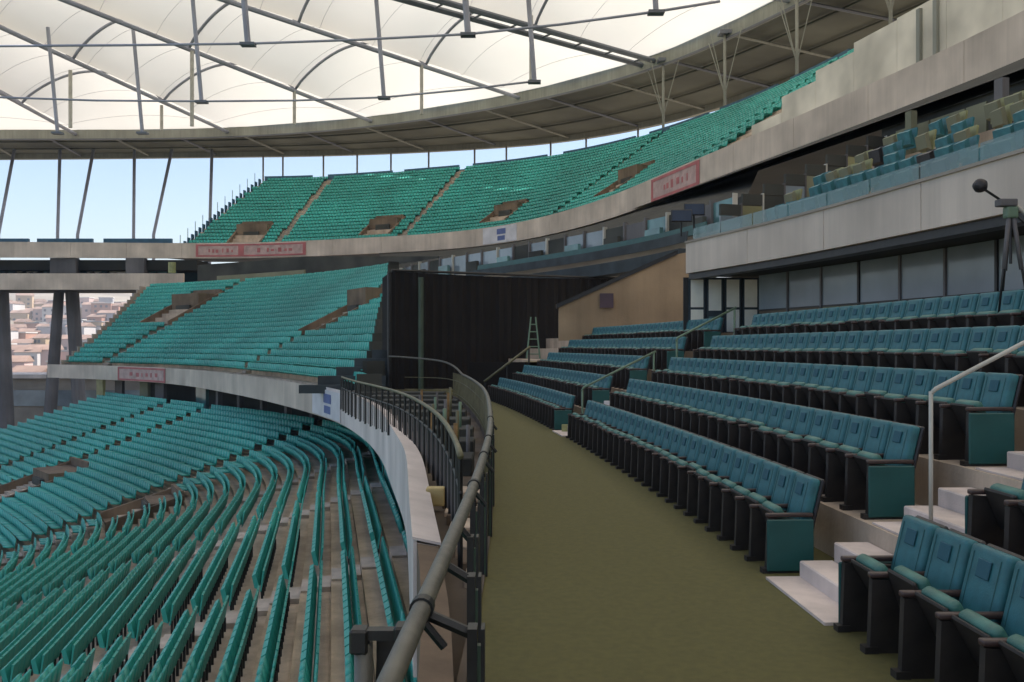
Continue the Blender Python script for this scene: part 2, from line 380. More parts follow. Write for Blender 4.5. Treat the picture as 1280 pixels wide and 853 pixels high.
# pale painted stretch of the balcony front close by
s_p0, s_p1 = MF.s_y(9.6), MF.s_x(398)
panels('fascia_cladding', [(-.26, -3.46), (-.223, -3.46), (-.223, -2.02), (-.26, -2.02)], MF, s_p0, s_p1, 4, .03, fascia_pale, mid, .8)
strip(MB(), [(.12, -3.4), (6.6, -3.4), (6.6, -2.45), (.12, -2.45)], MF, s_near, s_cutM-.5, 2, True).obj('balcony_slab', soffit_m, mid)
zm = -2.15+MN*MR; om = 1+MN*MP
sm0, sm1 = mid_start(MN-1), s_cutM+4
strip(MB(), [(om, zm-.6), (om+5, zm-.6), (om+5, zm-.3), (om, zm-.3)], M, sm0, sm1, 2, True).obj('concourse_floor', concrete, mid)
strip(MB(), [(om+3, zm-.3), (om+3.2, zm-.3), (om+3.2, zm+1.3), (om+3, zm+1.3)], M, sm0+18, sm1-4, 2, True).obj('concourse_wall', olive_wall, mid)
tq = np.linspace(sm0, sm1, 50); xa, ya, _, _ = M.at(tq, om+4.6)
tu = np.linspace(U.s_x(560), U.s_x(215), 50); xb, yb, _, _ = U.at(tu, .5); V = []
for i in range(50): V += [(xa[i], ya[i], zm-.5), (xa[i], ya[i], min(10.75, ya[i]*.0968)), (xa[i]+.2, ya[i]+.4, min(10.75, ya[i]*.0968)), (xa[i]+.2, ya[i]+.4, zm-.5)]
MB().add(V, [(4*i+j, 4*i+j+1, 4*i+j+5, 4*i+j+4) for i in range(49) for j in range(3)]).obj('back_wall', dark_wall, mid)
for px in (215, 405, 486):
    y2 = 113.; x2 = (px-640)/1150*y2
    o = MB().tube([(x2, y2, 8.9), (x2, y2, 10.2)], .45, 10).obj('concourse_pillar_or_blob', yellow_m, mid)  # yellow drum painted to stand in for a glowing wall lamp
for px in (418, 434, 462):
    b = (px-640)/1150; MB().box(b*112-.9, b*112+.9, 111.4, 112.6, 7.2, 10.5).obj('concourse_pillar_or_blob', dark_wall, mid)
# dark stub wall closing the tier where the curtain hangs
for r in range(MN):
    mb = MB()
    x, y, nx, ny = [float(q) for q in M.at(mid_start(r)-.15, 1+r*MP)]
    x1, y1, _, _ = [float(q) for q in M.at(mid_start(r)-.15, 1+(r+1)*MP)]
    z = -2.15+r*MR
    V = [(x,y,-2.6),(x1,y1,-2.6),(x1+.2,y1,-2.6),(x+.2,y,-2.6),(x,y,z+.9),(x1,y1,z+.9),(x1+.2,y1,z+.9),(x+.2,y,z+.9)]
    mb.add(V, [(3,2,1,0),(4,5,6,7),(0,1,5,4),(1,2,6,5),(2,3,7,6),(3,0,4,7)])
    mb.obj('end_wall', dark_wall, mid)
mb = MB()
for r in range(MN):
    x, y, nx, ny = [float(q) for q in M.at(s_cutM+r*.38+.1, 1+r*MP)]
    z = -2.15+r*MR; R = Matrix(((nx, -ny, 0, x), (ny, nx, 0, y), (0, 0, 1, 0), (0, 0, 0, 1)))
    mb.box(0, MP, 0, .2, z-.9, z+.55, R)
mb.obj('open_end_wall', concrete_far, mid)

# ---- upper tier
up = thing('upper_tier', 'upper tier with green seats, cast concrete balcony front and brown stair openings under the roof', 'stand')
UP, UR, UN = .84, .585, 22
s_cutU = U.s_x(226)
up_rng = lambda r: (6, s_cutU - r*.24)
UO, UZ0 = .6, UZ+1.3
terrace(up, U, UN, UP, UR, UO, UZ0, up_rng, 2.)
ou_ = UO+UN*UP
upA = [U.s_x(338), U.s_x(494), U.s_x(668), U.s_x(812)]
uv = [(s_for(U, 318, 5), 2.5, 1, 6), (s_for(U, 480, 5), 2.4, 2, 6), (s_for(U, 632, 5.5), 2.3, 3, 7), (s_for(U, 776, 6), 2.2, 4, 9)]
umask = [('a', a, .6, 0, 99) for a in upA] + [('v', a, hw+.1, r0, r1) for a, hw, r0, r1 in uv]
for a in upA[:2]: aisle(up, U, a, .6, UN, UP, UR, UO, UZ0)
for a in upA[2:]: aisle(up, U, a, .25, UN, UP, UR, UO, UZ0)
for a, hw, r0, r1 in uv: vomitory(up, U, a, hw, r0, r1, UP, UR, UO, UZ0)
seat_rows(U, UN, lambda r: UZ0+r*UR, lambda r: UO+r*UP+.55, lambda r: (s_for(U, 1088, ou_), up_rng(r)[1]), 'upper', .5, umask)
panels('fascia_panel', [(-.25, UZ), (.25, UZ), (.25, UZ+2.1), (-.25, UZ+2.1)], U, 6, U.L-.5, 7.5, .03, fascia_m, up, 1.5)
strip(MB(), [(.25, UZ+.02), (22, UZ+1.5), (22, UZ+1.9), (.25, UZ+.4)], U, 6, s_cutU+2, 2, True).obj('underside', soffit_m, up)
# back parapet with low stair-head openings
zu = UZ0+UN*UR; ou = UO+UN*UP
s = 6.
seg_i = 0
while s < s_cutU-6:
    ln = 8.5 if seg_i % 2 == 0 else 1.8
    h = .95 if seg_i % 2 == 0 else .25
    e = min(s+ln, s_cutU-5.3)
    strip(MB(), [(ou, zu-.6), (ou+.25, zu-.6), (ou+.25, zu+h-.3), (ou, zu+h-.3)], U, s, e-.03, 2, True).obj('back_parapet', mat('teal_parapet', (.03, .10, .16), .6) if s > s_for(U, 1100, ou) else concrete_far, up)
    s = e; seg_i += 1
    if e >= s_cutU-5.4: break
mb = MB()
for r in range(UN):
    x, y, nx, ny = [float(q) for q in U.at(s_cutU-r*.24+.1, UO+r*UP)]
    z = UZ0+r*UR; R = Matrix(((nx, -ny, 0, x), (ny, nx, 0, y), (0, 0, 1, 0), (0, 0, 0, 1)))
    mb.box(0, UP, 0, .2, z-1.2, z+.7, R)
mb.obj('open_end_wall', mat('teal_parapet', None), up)
for r in range(0, UN, 2):
    x, y, nx, ny = [float(q) for q in U.at(s_cutU-r*.24+.2, UO+r*UP)]
    z = UZ0+r*UR
    MB().tube([(x, y, z+.6), (x, y, z+2.0)], .05, 5).obj('guard_post', metal_gn, up)
# pale stepped concrete parapet on the near part of the upper balcony
st0, st1 = U.s_x(1400), U.s_x(925)
nb = 8; hs = [3.8, 3.6, 3.5, 3.4, 3.3, 2.8, 2.2, 1.2]; d = (st1-st0)/nb
for i in range(nb):
    a = st0+i*d
    strip(MB(), [(.9+.0*i, UZ+1.2), (2.0, UZ+1.2), (2.0, UZ+2.1+hs[i]), (.9, UZ+2.1+hs[i])], U, a+.01, a+d-.01, 1.2, True).obj('parapet_block', mat('pale_parapet', (.76, .69, .56), .85, .1, .4, seg=.2), up)
    for q in (range(2) if i == 3 else ()):
        b = a+d*(q+.5)/3
        strip(MB(), [(.72, UZ+2.1), (.9, UZ+2.1), (.9, UZ+1.9+hs[i]), (.72, UZ+1.9+hs[i])], U, b-.14, b+.14, 1, True).obj('parapet_rib', strip_edge, up)

# ------------------------------------------------------------------ seats: individuals nearest, the rest one mesh
SE = SEATS
dist = np.array([q[0]**2+q[1]**2+q[2]**2 for q in SE])
A = np.array([[q[0], q[1], q[2], q[3], q[4]] for q in SE])
vis_y = A[:, 1] > 1
px = 640+1150*A[:, 0]/np.maximum(A[:, 1], .1); py = 432-1150*A[:, 2]/np.maximum(A[:, 1], .1)
invis = ~(vis_y & (px > -15) & (px < 500) & (py < 870))
tiers = np.array([q[5] for q in SE])
order = np.argsort(np.where(invis | (tiers != 'lower'), 1e9, dist))
ind = set(int(i) for i in order[:300])
def plastic_seat_mb():
    mb = MB()
    # folded seat pan and curved back on a bracket; local -x faces the pitch, y along the row
    P = [(-.05,.30),(-.02,.30),(.07,.86),(.02,.88)]
    for (y0, y1) in ((-.225, .225),):
        V = [(x, y0, z) for x, z in P]+[(x, y1, z) for x, z in P]
        mb.add(V, [(0,1,2,3),(7,6,5,4),(0,4,5,1),(1,5,6,2),(2,6,7,3),(3,7,4,0)])
    P = [(-.07,.36),(-.20,.40),(-.27,.74),(-.17,.80),(-.08,.44)]
    V = [(x, -.215, z) for x, z in P]+[(x, .215, z) for x, z in P]; n = 5
    mb.add(V, [tuple(range(n)), tuple(range(2*n-1, n-1, -1))]+[(i, i+n, (i+1) % n+n, (i+1) % n) for i in range(n)])
    return mb
pm = plastic_seat_mb(); pv = np.array(pm.v); pf = pm.f
pv_open = pv.copy()          # the same seat with its pan let down
pv_open[8:, :] = [(x, y, z) for y in (-.225, .225) for x, z in ((-.05,.40),(-.24,.37),(-.57,.44),(-.57,.48),(-.06,.46))]
pb_back = MB(); pb_back.v = pm.v[:8]; pb_back.f = pm.f[:6]
pb_pan = MB(); pb_pan.v = pm.v[8:]; pb_pan.f = [tuple(i-8 for i in f) for f in pm.f[6:]]
pb_leg = MB().box(-.04, .02, -.03, .03, 0, .36)
me_back, me_pan, me_leg = pb_back.mesh(plastic, name='seat_back'), pb_pan.mesh(plastic, name='seat_pan'), pb_leg.mesh(black_st, name='bracket')
WORDS = ['', 'first', 'second', 'third', 'fourth', 'fifth', 'sixth', 'seventh', 'eighth', 'ninth', 'tenth', 'eleventh', 'twelfth', 'thirteenth',
         'fourteenth', 'fifteenth', 'sixteenth', 'seventeenth', 'eighteenth', 'nineteenth', 'twentieth', 'twenty-first', 'twenty-second', 'twenty-third',
         'twenty-fourth', 'twenty-fifth', 'twenty-sixth', 'twenty-seventh', 'twenty-eighth', 'twenty-ninth', 'thirtieth', 'thirty-first', 'thirty-second', 'thirty-third', 'thirty-fourth']
la = sorted(lowA); blk = ['in the nearest lower block', 'leading up to the first pale aisle', 'past the first pale aisle', 'past the second pale aisle',
                          'past the third pale aisle', 'past the corner aisle', 'past the sixth aisle', 'past the last aisle']
groups_ = {}
for i in ind:
    q = SE[i]; b = sum(1 for a in la if a < q[7]); groups_.setdefault((b, q[6]), []).append(i)
for (b, r), L_ in groups_.items():
    L_.sort(key=lambda i: SE[i][7])
    ends = [SE[j][7] for j in range(len(SE)) if SE[j][5] == 'lower' and SE[j][6] == r and sum(1 for a in la if a < SE[j][7]) == b]
    for i in L_:
        x, y, z, nx, ny, tier, rr, t = SE[i]
        n_ = sum(1 for e_ in ends if e_ < t-1e-6)+1
        o = thing('plastic_seat', f'{WORDS[min(n_, 34)]} teal plastic seat {blk[b]}, {WORDS[LN-r]} row from the back', 'seat',
                  (x, y, z), math.atan2(ny, nx), 'teal plastic seats of the lower tier')
        link('seat_back', me_back, o); link('seat_pan', me_pan, o); link('bracket', me_leg, o)
rest = np.array([i for i in range(len(SE)) if i not in ind])
R_ = A[rest]; jz = rng.normal(0, .012, len(rest)); nv = len(pv)
is_open = np.array([SE[i][5] != 'lower' or SE[i][7] > ML.s_y(56.5) for i in rest])
PV = np.where(is_open[:, None, None], pv_open[None], pv[None])
xx = R_[:, None, 0]+PV[:, :, 0]*R_[:, None, 3]-PV[:, :, 1]*R_[:, None, 4]
yy = R_[:, None, 1]+PV[:, :, 0]*R_[:, None, 4]+PV[:, :, 1]*R_[:, None, 3]
zz = R_[:, None, 2]+PV[:, :, 2]+jz[:, None]
co = np.stack([xx, yy, zz], 2).reshape(-1, 3)
def fast_mesh(name, co, faces, reps, nv, m):
    sizes = np.array([len(f) for f in faces]); flat = np.array([i for f in faces for i in f])
    idx = (flat[None, :]+np.arange(reps)[:, None]*nv).ravel(); sz = np.tile(sizes, reps)
    me = bpy.data.meshes.new(name); me.vertices.add(len(co)); me.vertices.foreach_set('co', co.astype(np.float32).ravel())
    me.loops.add(len(idx)); me.loops.foreach_set('vertex_index', idx.astype(np.int32))
    me.polygons.add(len(sz)); me.polygons.foreach_set('loop_start', np.concatenate([[0], np.cumsum(sz)[:-1]]).astype(np.int32))
    try: me.polygons.foreach_set('loop_total', sz.astype(np.int32))
    except Exception: pass
    me.materials.append(m); me.update(calc_edges=True); return me
o = link('distant_seat_rows', fast_mesh('distant_seat_rows', co, pf, len(rest), nv, plastic), kind='stuff')
tag(o, 'massed teal plastic seats filling the distant stand blocks', 'seats')

# ------------------------------------------------------------------ roof
CEN = np.array([-70., 50.])
roof = thing('stadium_roof', 'white membrane roof on steel cables and arches with an olive outer deck', 'roof')
rad_px = [-150, 95, 285, 465, 650, 812, 988]
RP = [np.array([float(q) for q in RI.at(RI.s_x(p))[:2]]) for p in rad_px]
s988 = RI.s_x(988)
for k in range(1, 7):
    s = s988-24.5*k
    if s > 2: RP.append(np.array([float(q) for q in RI.at(s)[:2]]))
def inward(p):
    c = CEN.copy()
    if p[1] < 80: c = np.array([-70., 50-(80-p[1])*.75])
    d = c-p; return d/np.linalg.norm(d)
RD = [inward(p) for p in RP]; TL = 62
for k, (p, d) in enumerate(zip(RP, RD)):
    q = p+d*TL
    if k == 5:
        n = np.array([-d[1], d[0]])
        for off in (-1.1, 1.1):
            a, b = p+n*off, q+n*off
            MB().tube([(*a, RZ-.1), (*b, RZ+.4)], .33, 6).obj('radial_cable', tube_d, roof)
        for j in range(12):
            c = p+d*(2+j*5); MB().tube([(*(c-n*1.0), RZ), (*(c+n*1.0), RZ)], .12, 5).obj('cable_spreader', tube_d, roof)
    else:
        MB().tube([(*p, RZ-.1), (*q, RZ+.4)], .29, 8).obj('radial_cable', tube_m, roof)
RISE = 4.6
for k in range(len(RP)-1):
    nu, nt_ = 16, 26; V = []
    for j in range(nt_):
        t = TL*j/(nt_-1); a, b = RP[k]+RD[k]*t, RP[k+1]+RD[k+1]*t
        amp = RISE*min(1, (t/15)**.8)
        # shallow saddle between the arches
        amp *= 1-.13*abs(math.sin(PI*(t+1)/20))
        for i in range(nu+1):
            u = i/nu; c = a+(b-a)*u; V.append((c[0], c[1], RZ+.62+amp*math.sin(PI*u)**.8))
    F = [(j*(nu+1)+i, j*(nu+1)+i+1, (j+1)*(nu+1)+i+1, (j+1)*(nu+1)+i) for j in range(nt_-1) for i in range(nu)]
    MB().add(V, F).obj('membrane_bay', membrane_m, roof, smooth=True)
    for t in range(4, 60, 8):
        a, b = RP[k]+RD[k]*t, RP[k+1]+RD[k+1]*t; am = RISE*min(1, (t/15)**.8)*(1-.13*abs(math.sin(PI*(t+1)/20)))
        MB().tube([(*(a+(b-a)*u), RZ+.56+am*math.sin(PI*u)**.8) for u in np.linspace(0, 1, 17)], .03, 4).obj('membrane_seam', white_m, roof)
    for t in (19, 39, 59):
        a, b = RP[k]+RD[k]*t, RP[k+1]+RD[k+1]*t
        P = [(*(a+(b-a)*u), RZ+.25+RISE*math.sin(PI*u)**.8) for u in np.linspace(0, 1, 21)]
        MB().tube(P, .19, 6).obj('arch', tube_m, roof, smooth=True)
    for t in (0, ):
        pass
for t, zc in ((42, 27.5), (60, 25)):
    pass
# lower ring cables and the flying masts that carry them
def P3(px_, py_, z):
    Y = z*1150/(432-py_); return ((px_-640)/1150*Y, Y, z)
rings = [[(-60,117),(0,122),(120,126),(252,127),(370,126),(480,122),(575,113),(668,102)],
         [(-60,59),(0,58),(150,57),(310,55),(450,50),(585,43),(700,31),(820,15),(900,2)]]
for pts in rings:
    MB().tube([P3(a, b, 25.) for a, b in pts], .11, 5).obj('ring_cable', tube_m, roof, smooth=True)
masts = [(252,127,.3), (480,122,.3), (668,102,.32), (310,55,.36), (585,43,.36), (820,15,.3), (72,166,.3), (178,166,.3)]
for a, b, r in masts:
    x, y, z = P3(a, b, 25.); MB().tube([(x, y, z), (x-.9, y-.5, RZ+1.2)], r*.72, 7).obj('flying_mast', tube_m, roof)
    MB().box(x-.6, x+.6, y-.4, y+.4, z-.18, z+.05).obj('mast_foot', tube_d, roof)
for a, b, c in ((88,88,160), (240,64,158), (202,132,163), (368,114,156), (527,82,143), (664,20,100)):
    x, y, z = P3(a, b, RZ); z2 = (432-c)*y/1150
    MB().tube([(x, y, z), (x, y, z2)], .24, 6).obj('strut', metal_lt, roof)
# outer opaque deck, inner edge beam, outer ring, radial ribs
n = 90; sI = (0, RI.L-.5); sO = (0, RO.L-.5)
# match by bearing from the centre so the ribs stay radial
def match(A_, B_, pt):
    d = pt-CEN; d /= np.linalg.norm(d); X = B_.X-CEN[0]; Y = B_.Y-CEN[1]; l = np.hypot(X, Y)
    return int(((X*d[0]+Y*d[1])/l).argmax())
tI = np.linspace(1, RI.L-1, n); V = []; PR = []
for t in tI:
    x, y, _, _ = [float(q) for q in RI.at(t)]; j = match(RI, RO, np.array([x, y])); X, Y = RO.X[j], RO.Y[j]
    PR.append(((x, y), (X, Y))); V += [(x, y, RZ+.4), (X, Y, RZ+.2), (x, y, RZ+.8), (X, Y, RZ+.6)]
F = []
for i in range(n-1):
    a = 4*i; b = a+4; F += [(a, a+1, b+1, b), (a+2, b+2, b+3, a+3)]
MB().add(V, F).obj('outer_deck', strip_m, roof)
strip(MB(), [(-.35, RZ-.9), (.35, RZ-.9), (.35, RZ+.9), (-.35, RZ+.9)], RI, 1, RI.L-1, 2.5, True).obj('inner_edge_beam', strip_edge, roof)
strip(MB(), [(-.45, RZ-1.0), (.0, RZ-1.0), (.0, RZ-.86), (-.45, RZ-.86)], RI, 1, RI.L-1, 2.5, True).obj('edge_flange', tube_d, roof)
strip(MB(), [(-.6, RZ-.75), (.35, RZ-.75), (.5, RZ+.65), (-.6, RZ+.65)], RO, 1, RO.L-1, 2.5, True).obj('outer_ring_beam', strip_edge, roof)
for i in range(0, n, 3):
    (x, y), (X, Y) = PR[i]; MB().tube([(x, y, RZ-.25), (X, Y, RZ-.25)], .19, 5).obj('deck_rib', strip_edge if i % 2 else tube_d, roof)
for f_ in (.33, .66):
    P = [((1-f_)*a[0]+f_*b[0], (1-f_)*a[1]+f_*b[1], RZ-.05) for a, b in PR]
    MB().tube(P, .18, 5).obj('deck_purlin', strip_m, roof)
# columns behind the upper tier that carry the roof, with branching struts
for k, px_ in enumerate((330, 355, 405, 447, 490, 538, 595, 635, 690, 735, 800)):
    x, y, nx, ny = [float(q) for q in RO.at(RO.s_x(px_), -.6)]
    c = thing('roof_column', f'{WORDS[k+1]} slim roof column from the left above the far upper seats', 'column', (x, y, 10), 0, 'roof columns behind the upper tier')
    MB().tube([(0, 0, 0), (0, 0, RZ-10.5)], .17, 8).obj('shaft', metal_lt, c, smooth=True)
for k, px_ in enumerate((830, 905, 997, 1112, 1240)):
    tq = np.linspace(0, U.L-1, 900); xq, yq, nq, mq = U.at(tq, ou+1.2)
    j = int(np.where(yq > 5, np.abs(xq/np.maximum(yq, 1)-(px_-640)/1150), 9).argmin()); x, Y, nx, ny = float(xq[j]), float(yq[j]), float(nq[j]), float(mq[j])
    c = thing('branching_column', f'{WORDS[k+1]} branching pale roof column from the left on the near upper tier', 'column', (x, Y, zu-2), 0, 'branching roof columns')
    h = RZ-zu+1.9
    MB().tube([(0, 0, 0), (0, 0, h-.3)], .17, 8).obj('shaft', strip_edge, c, smooth=True)
    for sg in (-1, 1): MB().tube([(0, 0, 4.4), (-ny*3*sg, nx*3*sg, h-.6)], .06, 6).obj('brace', strip_edge, c)
    MB().tube([(0, 0, 4.4), (-nx*2.0, -ny*2.0, h-.6)], .06, 6).obj('brace', strip_edge, c)
    MB().box(-.7, .7, -.7, .7, h-.5, h-.1).obj('bracket', tube_d, c)
# columns in the open end, alternately upright and leaning
gap_cols = [(-2, 18), (72, 75), (97, 117), (167, 168), (192, 215), (262, 265), (-48, -45), (-100, -78)]
for k, (b, t) in enumerate(gap_cols):
    lean = abs(t-b) > 8; Y = 168.
    xb, xt = (b-640)/1150*Y, (t-640)/1150*Y
    c = thing('raking_column' if lean else 'roof_column', ('leaning' if lean else 'upright')+' slim grey roof column against the sky, '+WORDS[1+k if k < 6 else k-5]+(' from the left in the open end' if k < 6 else ' beyond the left edge of the opening'),
              'column', (xb, Y, -15), 0, 'columns in the open end')
    MB().tube([(0, 0, 0), (0, 0, 35.2), (xt-xb, 0, 35.2+15.6)], .30, 8).obj('shaft', tube_m, c, smooth=True)

# ------------------------------------------------------------------ decks crossing the open end
brg = thing('open_end_deck', 'concrete decks bridging the open end of the bowl with pale discs imitating bright openings', 'deck')
xr = -43.5
MB().box(-120, xr+.0, 127.0, 133, UZ-1.6, UZ-.2).obj('deck_slab', soffit_m, brg)
MB().box(-120, -44.5, 124.5, 125.0, 7.55, 9.75).obj('lower_fascia', fascia_m, brg)
MB().box(-120, -44.5, 125.0, 134, 7.6, 8.2).obj('lower_deck', soffit_m, brg)
MB().box(-120, xr, 131.5, 131.8, 8.2, 12.0).obj('deck_back_wall', mat('deep_teal_wall', (.03, .06, .075), .8, .2, .5), brg)
for (p0, p1) in ((66, 98), (160, 183), (-30, -8)):
    MB().box((p0-640)/1150*127, (p1-640)/1150*127, 126.2, 127.4, 8.2, 12).obj('deck_pier', column_m, brg)
for px_ in (5, 14, 24, 36, 43, 58, 103, 112, 122, 130, 142, 152, 190, 203, 216):
    Y = 129.5; x = (px_-640)/1150*Y; r = random.uniform(.35, .75)
    o = MB().tube([(x, Y+.3, 10.6), (x, Y-.15, 10.6)], r, 12).obj('pale_opening_disc', random.choice([glass_teal, glass_teal, white_m, yellow_m, door_white]), brg)  # pale discs painted to look like brightness through round openings
# low teal rail and seats along the top of the deck
for (p0, p1) in ((-30, 36), (47, 116), (130, 215)):
    MB().box((p0-640)/1150*131, (p1-640)/1150*131, 130.8, 131.3, UZ+2.0, UZ+3.2).obj('teal_parapet', mat('teal_parapet', None), brg)
# massive columns under the decks
for k, (x0, x1, t0, t1) in enumerate(((-4, 14, -8, 10), (60, 74, 68, 80), (88, 104, 82, 98))):
    Y = 131.; b0, b1, c0, c1 = [(q-640)/1150*Y for q in (x0, x1, t0, t1)]
    zb_ = -15; V = []
    dx = ((b0-c0)*(15+8)/ (8.-(-3.))); 
    bb0, bb1 = c0+(b0-c0)*2.1, c1+(b1-c1)*2.1
    for z, l, r in ((zb_, bb0, bb1), (7.9, c0, c1)):
        w = (r-l)/2; cx_ = (l+r)/2
        for a in range(12): V.append((cx_+w*math.cos(2*PI*a/12), Y+w*math.sin(2*PI*a/12), z))
    F = [(a, (a+1) % 12, 12+(a+1) % 12, 12+a) for a in range(12)]+[tuple(range(12))[::-1], tuple(range(12, 24))]
    o = MB().add(V, F).obj('deck_column', column_m, smooth=False)
    tag(o, ['massive dark round column at the left edge under the deck', 'leaning dark column, left one of the close pair under the deck', 'dark column, right one of the close pair under the deck'][k], 'column')

# low concourse building below the opening
cb = thing('perimeter_building', 'low hazy concourse block between the lower tier and the town', 'building')
MB().box(-95, -50.5, 140, 150, -15, -5.0).obj('wall', concrete_far, cb)
MB().box(-95, -52, 139.6, 140, -9.2, -6.8).obj('window_band', glass_m, cb)
MB().box(-96, -50, 139, 151, -4.98, -4.4).obj('roof', fascia_pale, cb)

# ------------------------------------------------------------------ trees outside the open end
leaf_m = mat('leaf_green', (.07, .10, .045), .9, .35, 1.2); bark_m = mat('bark', (.10, .075, .055), .9, .3, 2)
for k, (px_, Y, h, wd) in enumerate(((38, 160, 8.5, 4.0), (58, 172, 7.5, 3.4), (14, 178, 9.0, 4.2), (92, 168, 7.2, 3.2))):
    x = (px_-640)/1150*Y
    tr = thing('leafy_tree', f'round leafy tree beyond the open end, {WORDS[(2,3,1,4)[k]]} from the left', 'tree', (x, Y, -15), 0, 'trees outside the open end')
    tb_ = MB().tube([(0, 0, 0), (.1, 0, h*.35), (.25, .1, h*.6)], .28, 7, r2=.12)
    for q in range(5):
        an = q*1.3; tb_.tube([(.1, 0, h*.33), (math.cos(an)*wd*.5, math.sin(an)*wd*.5, h*.72)], .10, 5, r2=.04)
    tb_.obj('trunk', bark_m, tr)
    cl = MB(); cents = [(random.gauss(0, wd*.42), random.gauss(0, wd*.42), h*.68+random.gauss(0, h*.13)) for _ in range(16)]
    for _ in range(900):
        c0 = random.choice(cents); p = Vector((c0[0]+random.gauss(0, .55), c0[1]+random.gauss(0, .55), c0[2]+random.gauss(0, .45)))
        u = Vector((random.gauss(0, 1), random.gauss(0, 1), random.gauss(0, 1))).normalized(); w2 = u.orthogonal().normalized(); sz = random.uniform(.12, .28)
        cl.add([p-u*sz, p+w2*sz*.6, p+u*sz, p-w2*sz*.6], [(0, 1, 2, 3)])
    cl.obj('crown', leaf_m, tr, kind='stuff')

# ------------------------------------------------------------------ town on the hill
house_mats = [mat('white_house', (.50, .47, .45), .9, .08, .1), mat('pink_house', (.50, .36, .32), .9, .1, .1), mat('ochre_house', (.44, .32, .20), .9, .1, .1),
              mat('grey_house', (.36, .35, .36), .9, .1, .1), mat('brick_house', (.38, .20, .14), .9, .12, .1)]
roof_mats = [mat('clay_roof', (.27, .18, .14), .9, .2, .2), mat('grey_roof', (.30, .29, .29), .9, .2, .2), mat('pale_roof', (.55, .52, .48), .9, .1, .2)]
win_m = mat('dark_window', (.06, .07, .09), .3, .2, .3)
hn = 0; hcol = ['white', 'pink', 'ochre', 'grey', 'brick red']; rcol = ['clay tiled', 'grey', 'pale flat']
used_l = {}
for row_ in range(7):
    Y = 260+row_*62
    for px_ in range(-14, 178, 15):
        pxx = px_+random.uniform(-5, 5)+(row_ % 2)*8; YY = Y+random.uniform(-14, 14)
        x = (pxx-640)/1150*YY; w = random.uniform(3.0, 5.2)*(1+row_*.05); dd = random.uniform(5, 9); h = random.uniform(4.5, 10.5)
        zg = hill_z(x, YY)-1
        hi = random.choice([0, 0, 1, 1, 2, 3, 4]); ri = random.choice([0, 0, 1, 2])
        hc = hn; hn += 1
        hb = thing('hill_house', f'{hcol[hi]} house with {rcol[ri]} roof, {WORDS[row_+1]} row up the hill, {WORDS[hc % 13+1]} from the left', 'house', (x, YY, zg), random.uniform(-.3, .3), 'houses on the hill beyond the open end')
        MB().box(-w, w, -dd/2, dd/2, 0, h).obj('wall', house_mats[hi], hb)
        if ri == 0:
            MB().add([(-w-.4,-dd/2-.4,h),(w+.4,-dd/2-.4,h),(w+.4,dd/2+.4,h),(-w-.4,dd/2+.4,h),(-w-.4,0,h+1.8),(w+.4,0,h+1.8)],
                     [(3,2,1,0),(0,1,5,4),(2,3,4,5),(0,4,3),(1,2,5)]).obj('roof', roof_mats[0], hb)
        else:
            MB().box(-w-.3, w+.3, -dd/2-.3, dd/2+.3, h, h+.5).obj('roof', roof_mats[ri], hb)
        for fl in range(int(h//3)):
            for q in (-.55, 0, .55):
                if random.random() < .75:
                    MB().box(q*w-.7, q*w+.7, -dd/2-.06, -dd/2+.05, 1.2+fl*3, 2.6+fl*3).obj('window', win_m, hb)

# ------------------------------------------------------------------ walkway and near middle tier
E_ = -2.2
near = thing('near_middle_tier', 'near side of the middle tier with stepped concrete rows for the padded seats', 'stand')
wk = MB()
ty = np.concatenate([np.linspace(-6, 12, 30), np.linspace(12.5, 47, 60)])
def x_at(cur, y): return float(np.interp(y, cur.Y[:np.argmax(cur.Y)+1], cur.X[:np.argmax(cur.Y)+1]))
V = []
for y in ty:
    xl = x_at(RL, y) if y > -5.8 else -.55; xr_ = x_at(W, y)
    V += [(xl-.02, y, E_), (xr_+1.05, y, E_)]
wk.add(V, [(2*i, 2*i+1, 2*i+3, 2*i+2) for i in range(len(ty)-1)]); wk.obj('walkway', olive_floor, kind='structure')
V = []
for y in ty:
    xl = x_at(RL, y)-.02; xm = x_at(MF, y)-.02
    V += [(min(xm, xl-.05), y, E_-.15), (xl, y, E_-.15), (xl, y, E_+.02), (xl+.06, y, E_+.02), (xl+.06, y, E_-.3)]
F = []
for i in range(len(ty)-1):
    a = 5*i; F += [(a+j, a+j+1, a+j+6, a+j+5) for j in range(4)]
MB().add(V, F).obj('kerb_ledge', mat('dark_brown_ledge', (.10, .075, .055), .9, .25, .8, seg=.5), near)
sW0, sW1 = 18., W.s_y(46.)
NR = 5; RISEN = .51
for k in range(1, NR+1):
    a = k*1.0-.03; z = E_+k*RISEN; wd = 1.0 if k < NR else 4.5
    strip(MB(), [(a, z-.8), (a, z), (a+wd, z), (a+wd, z-.8)], W, sW0, sW1, 1, True).obj('terrace_step', concrete, near)
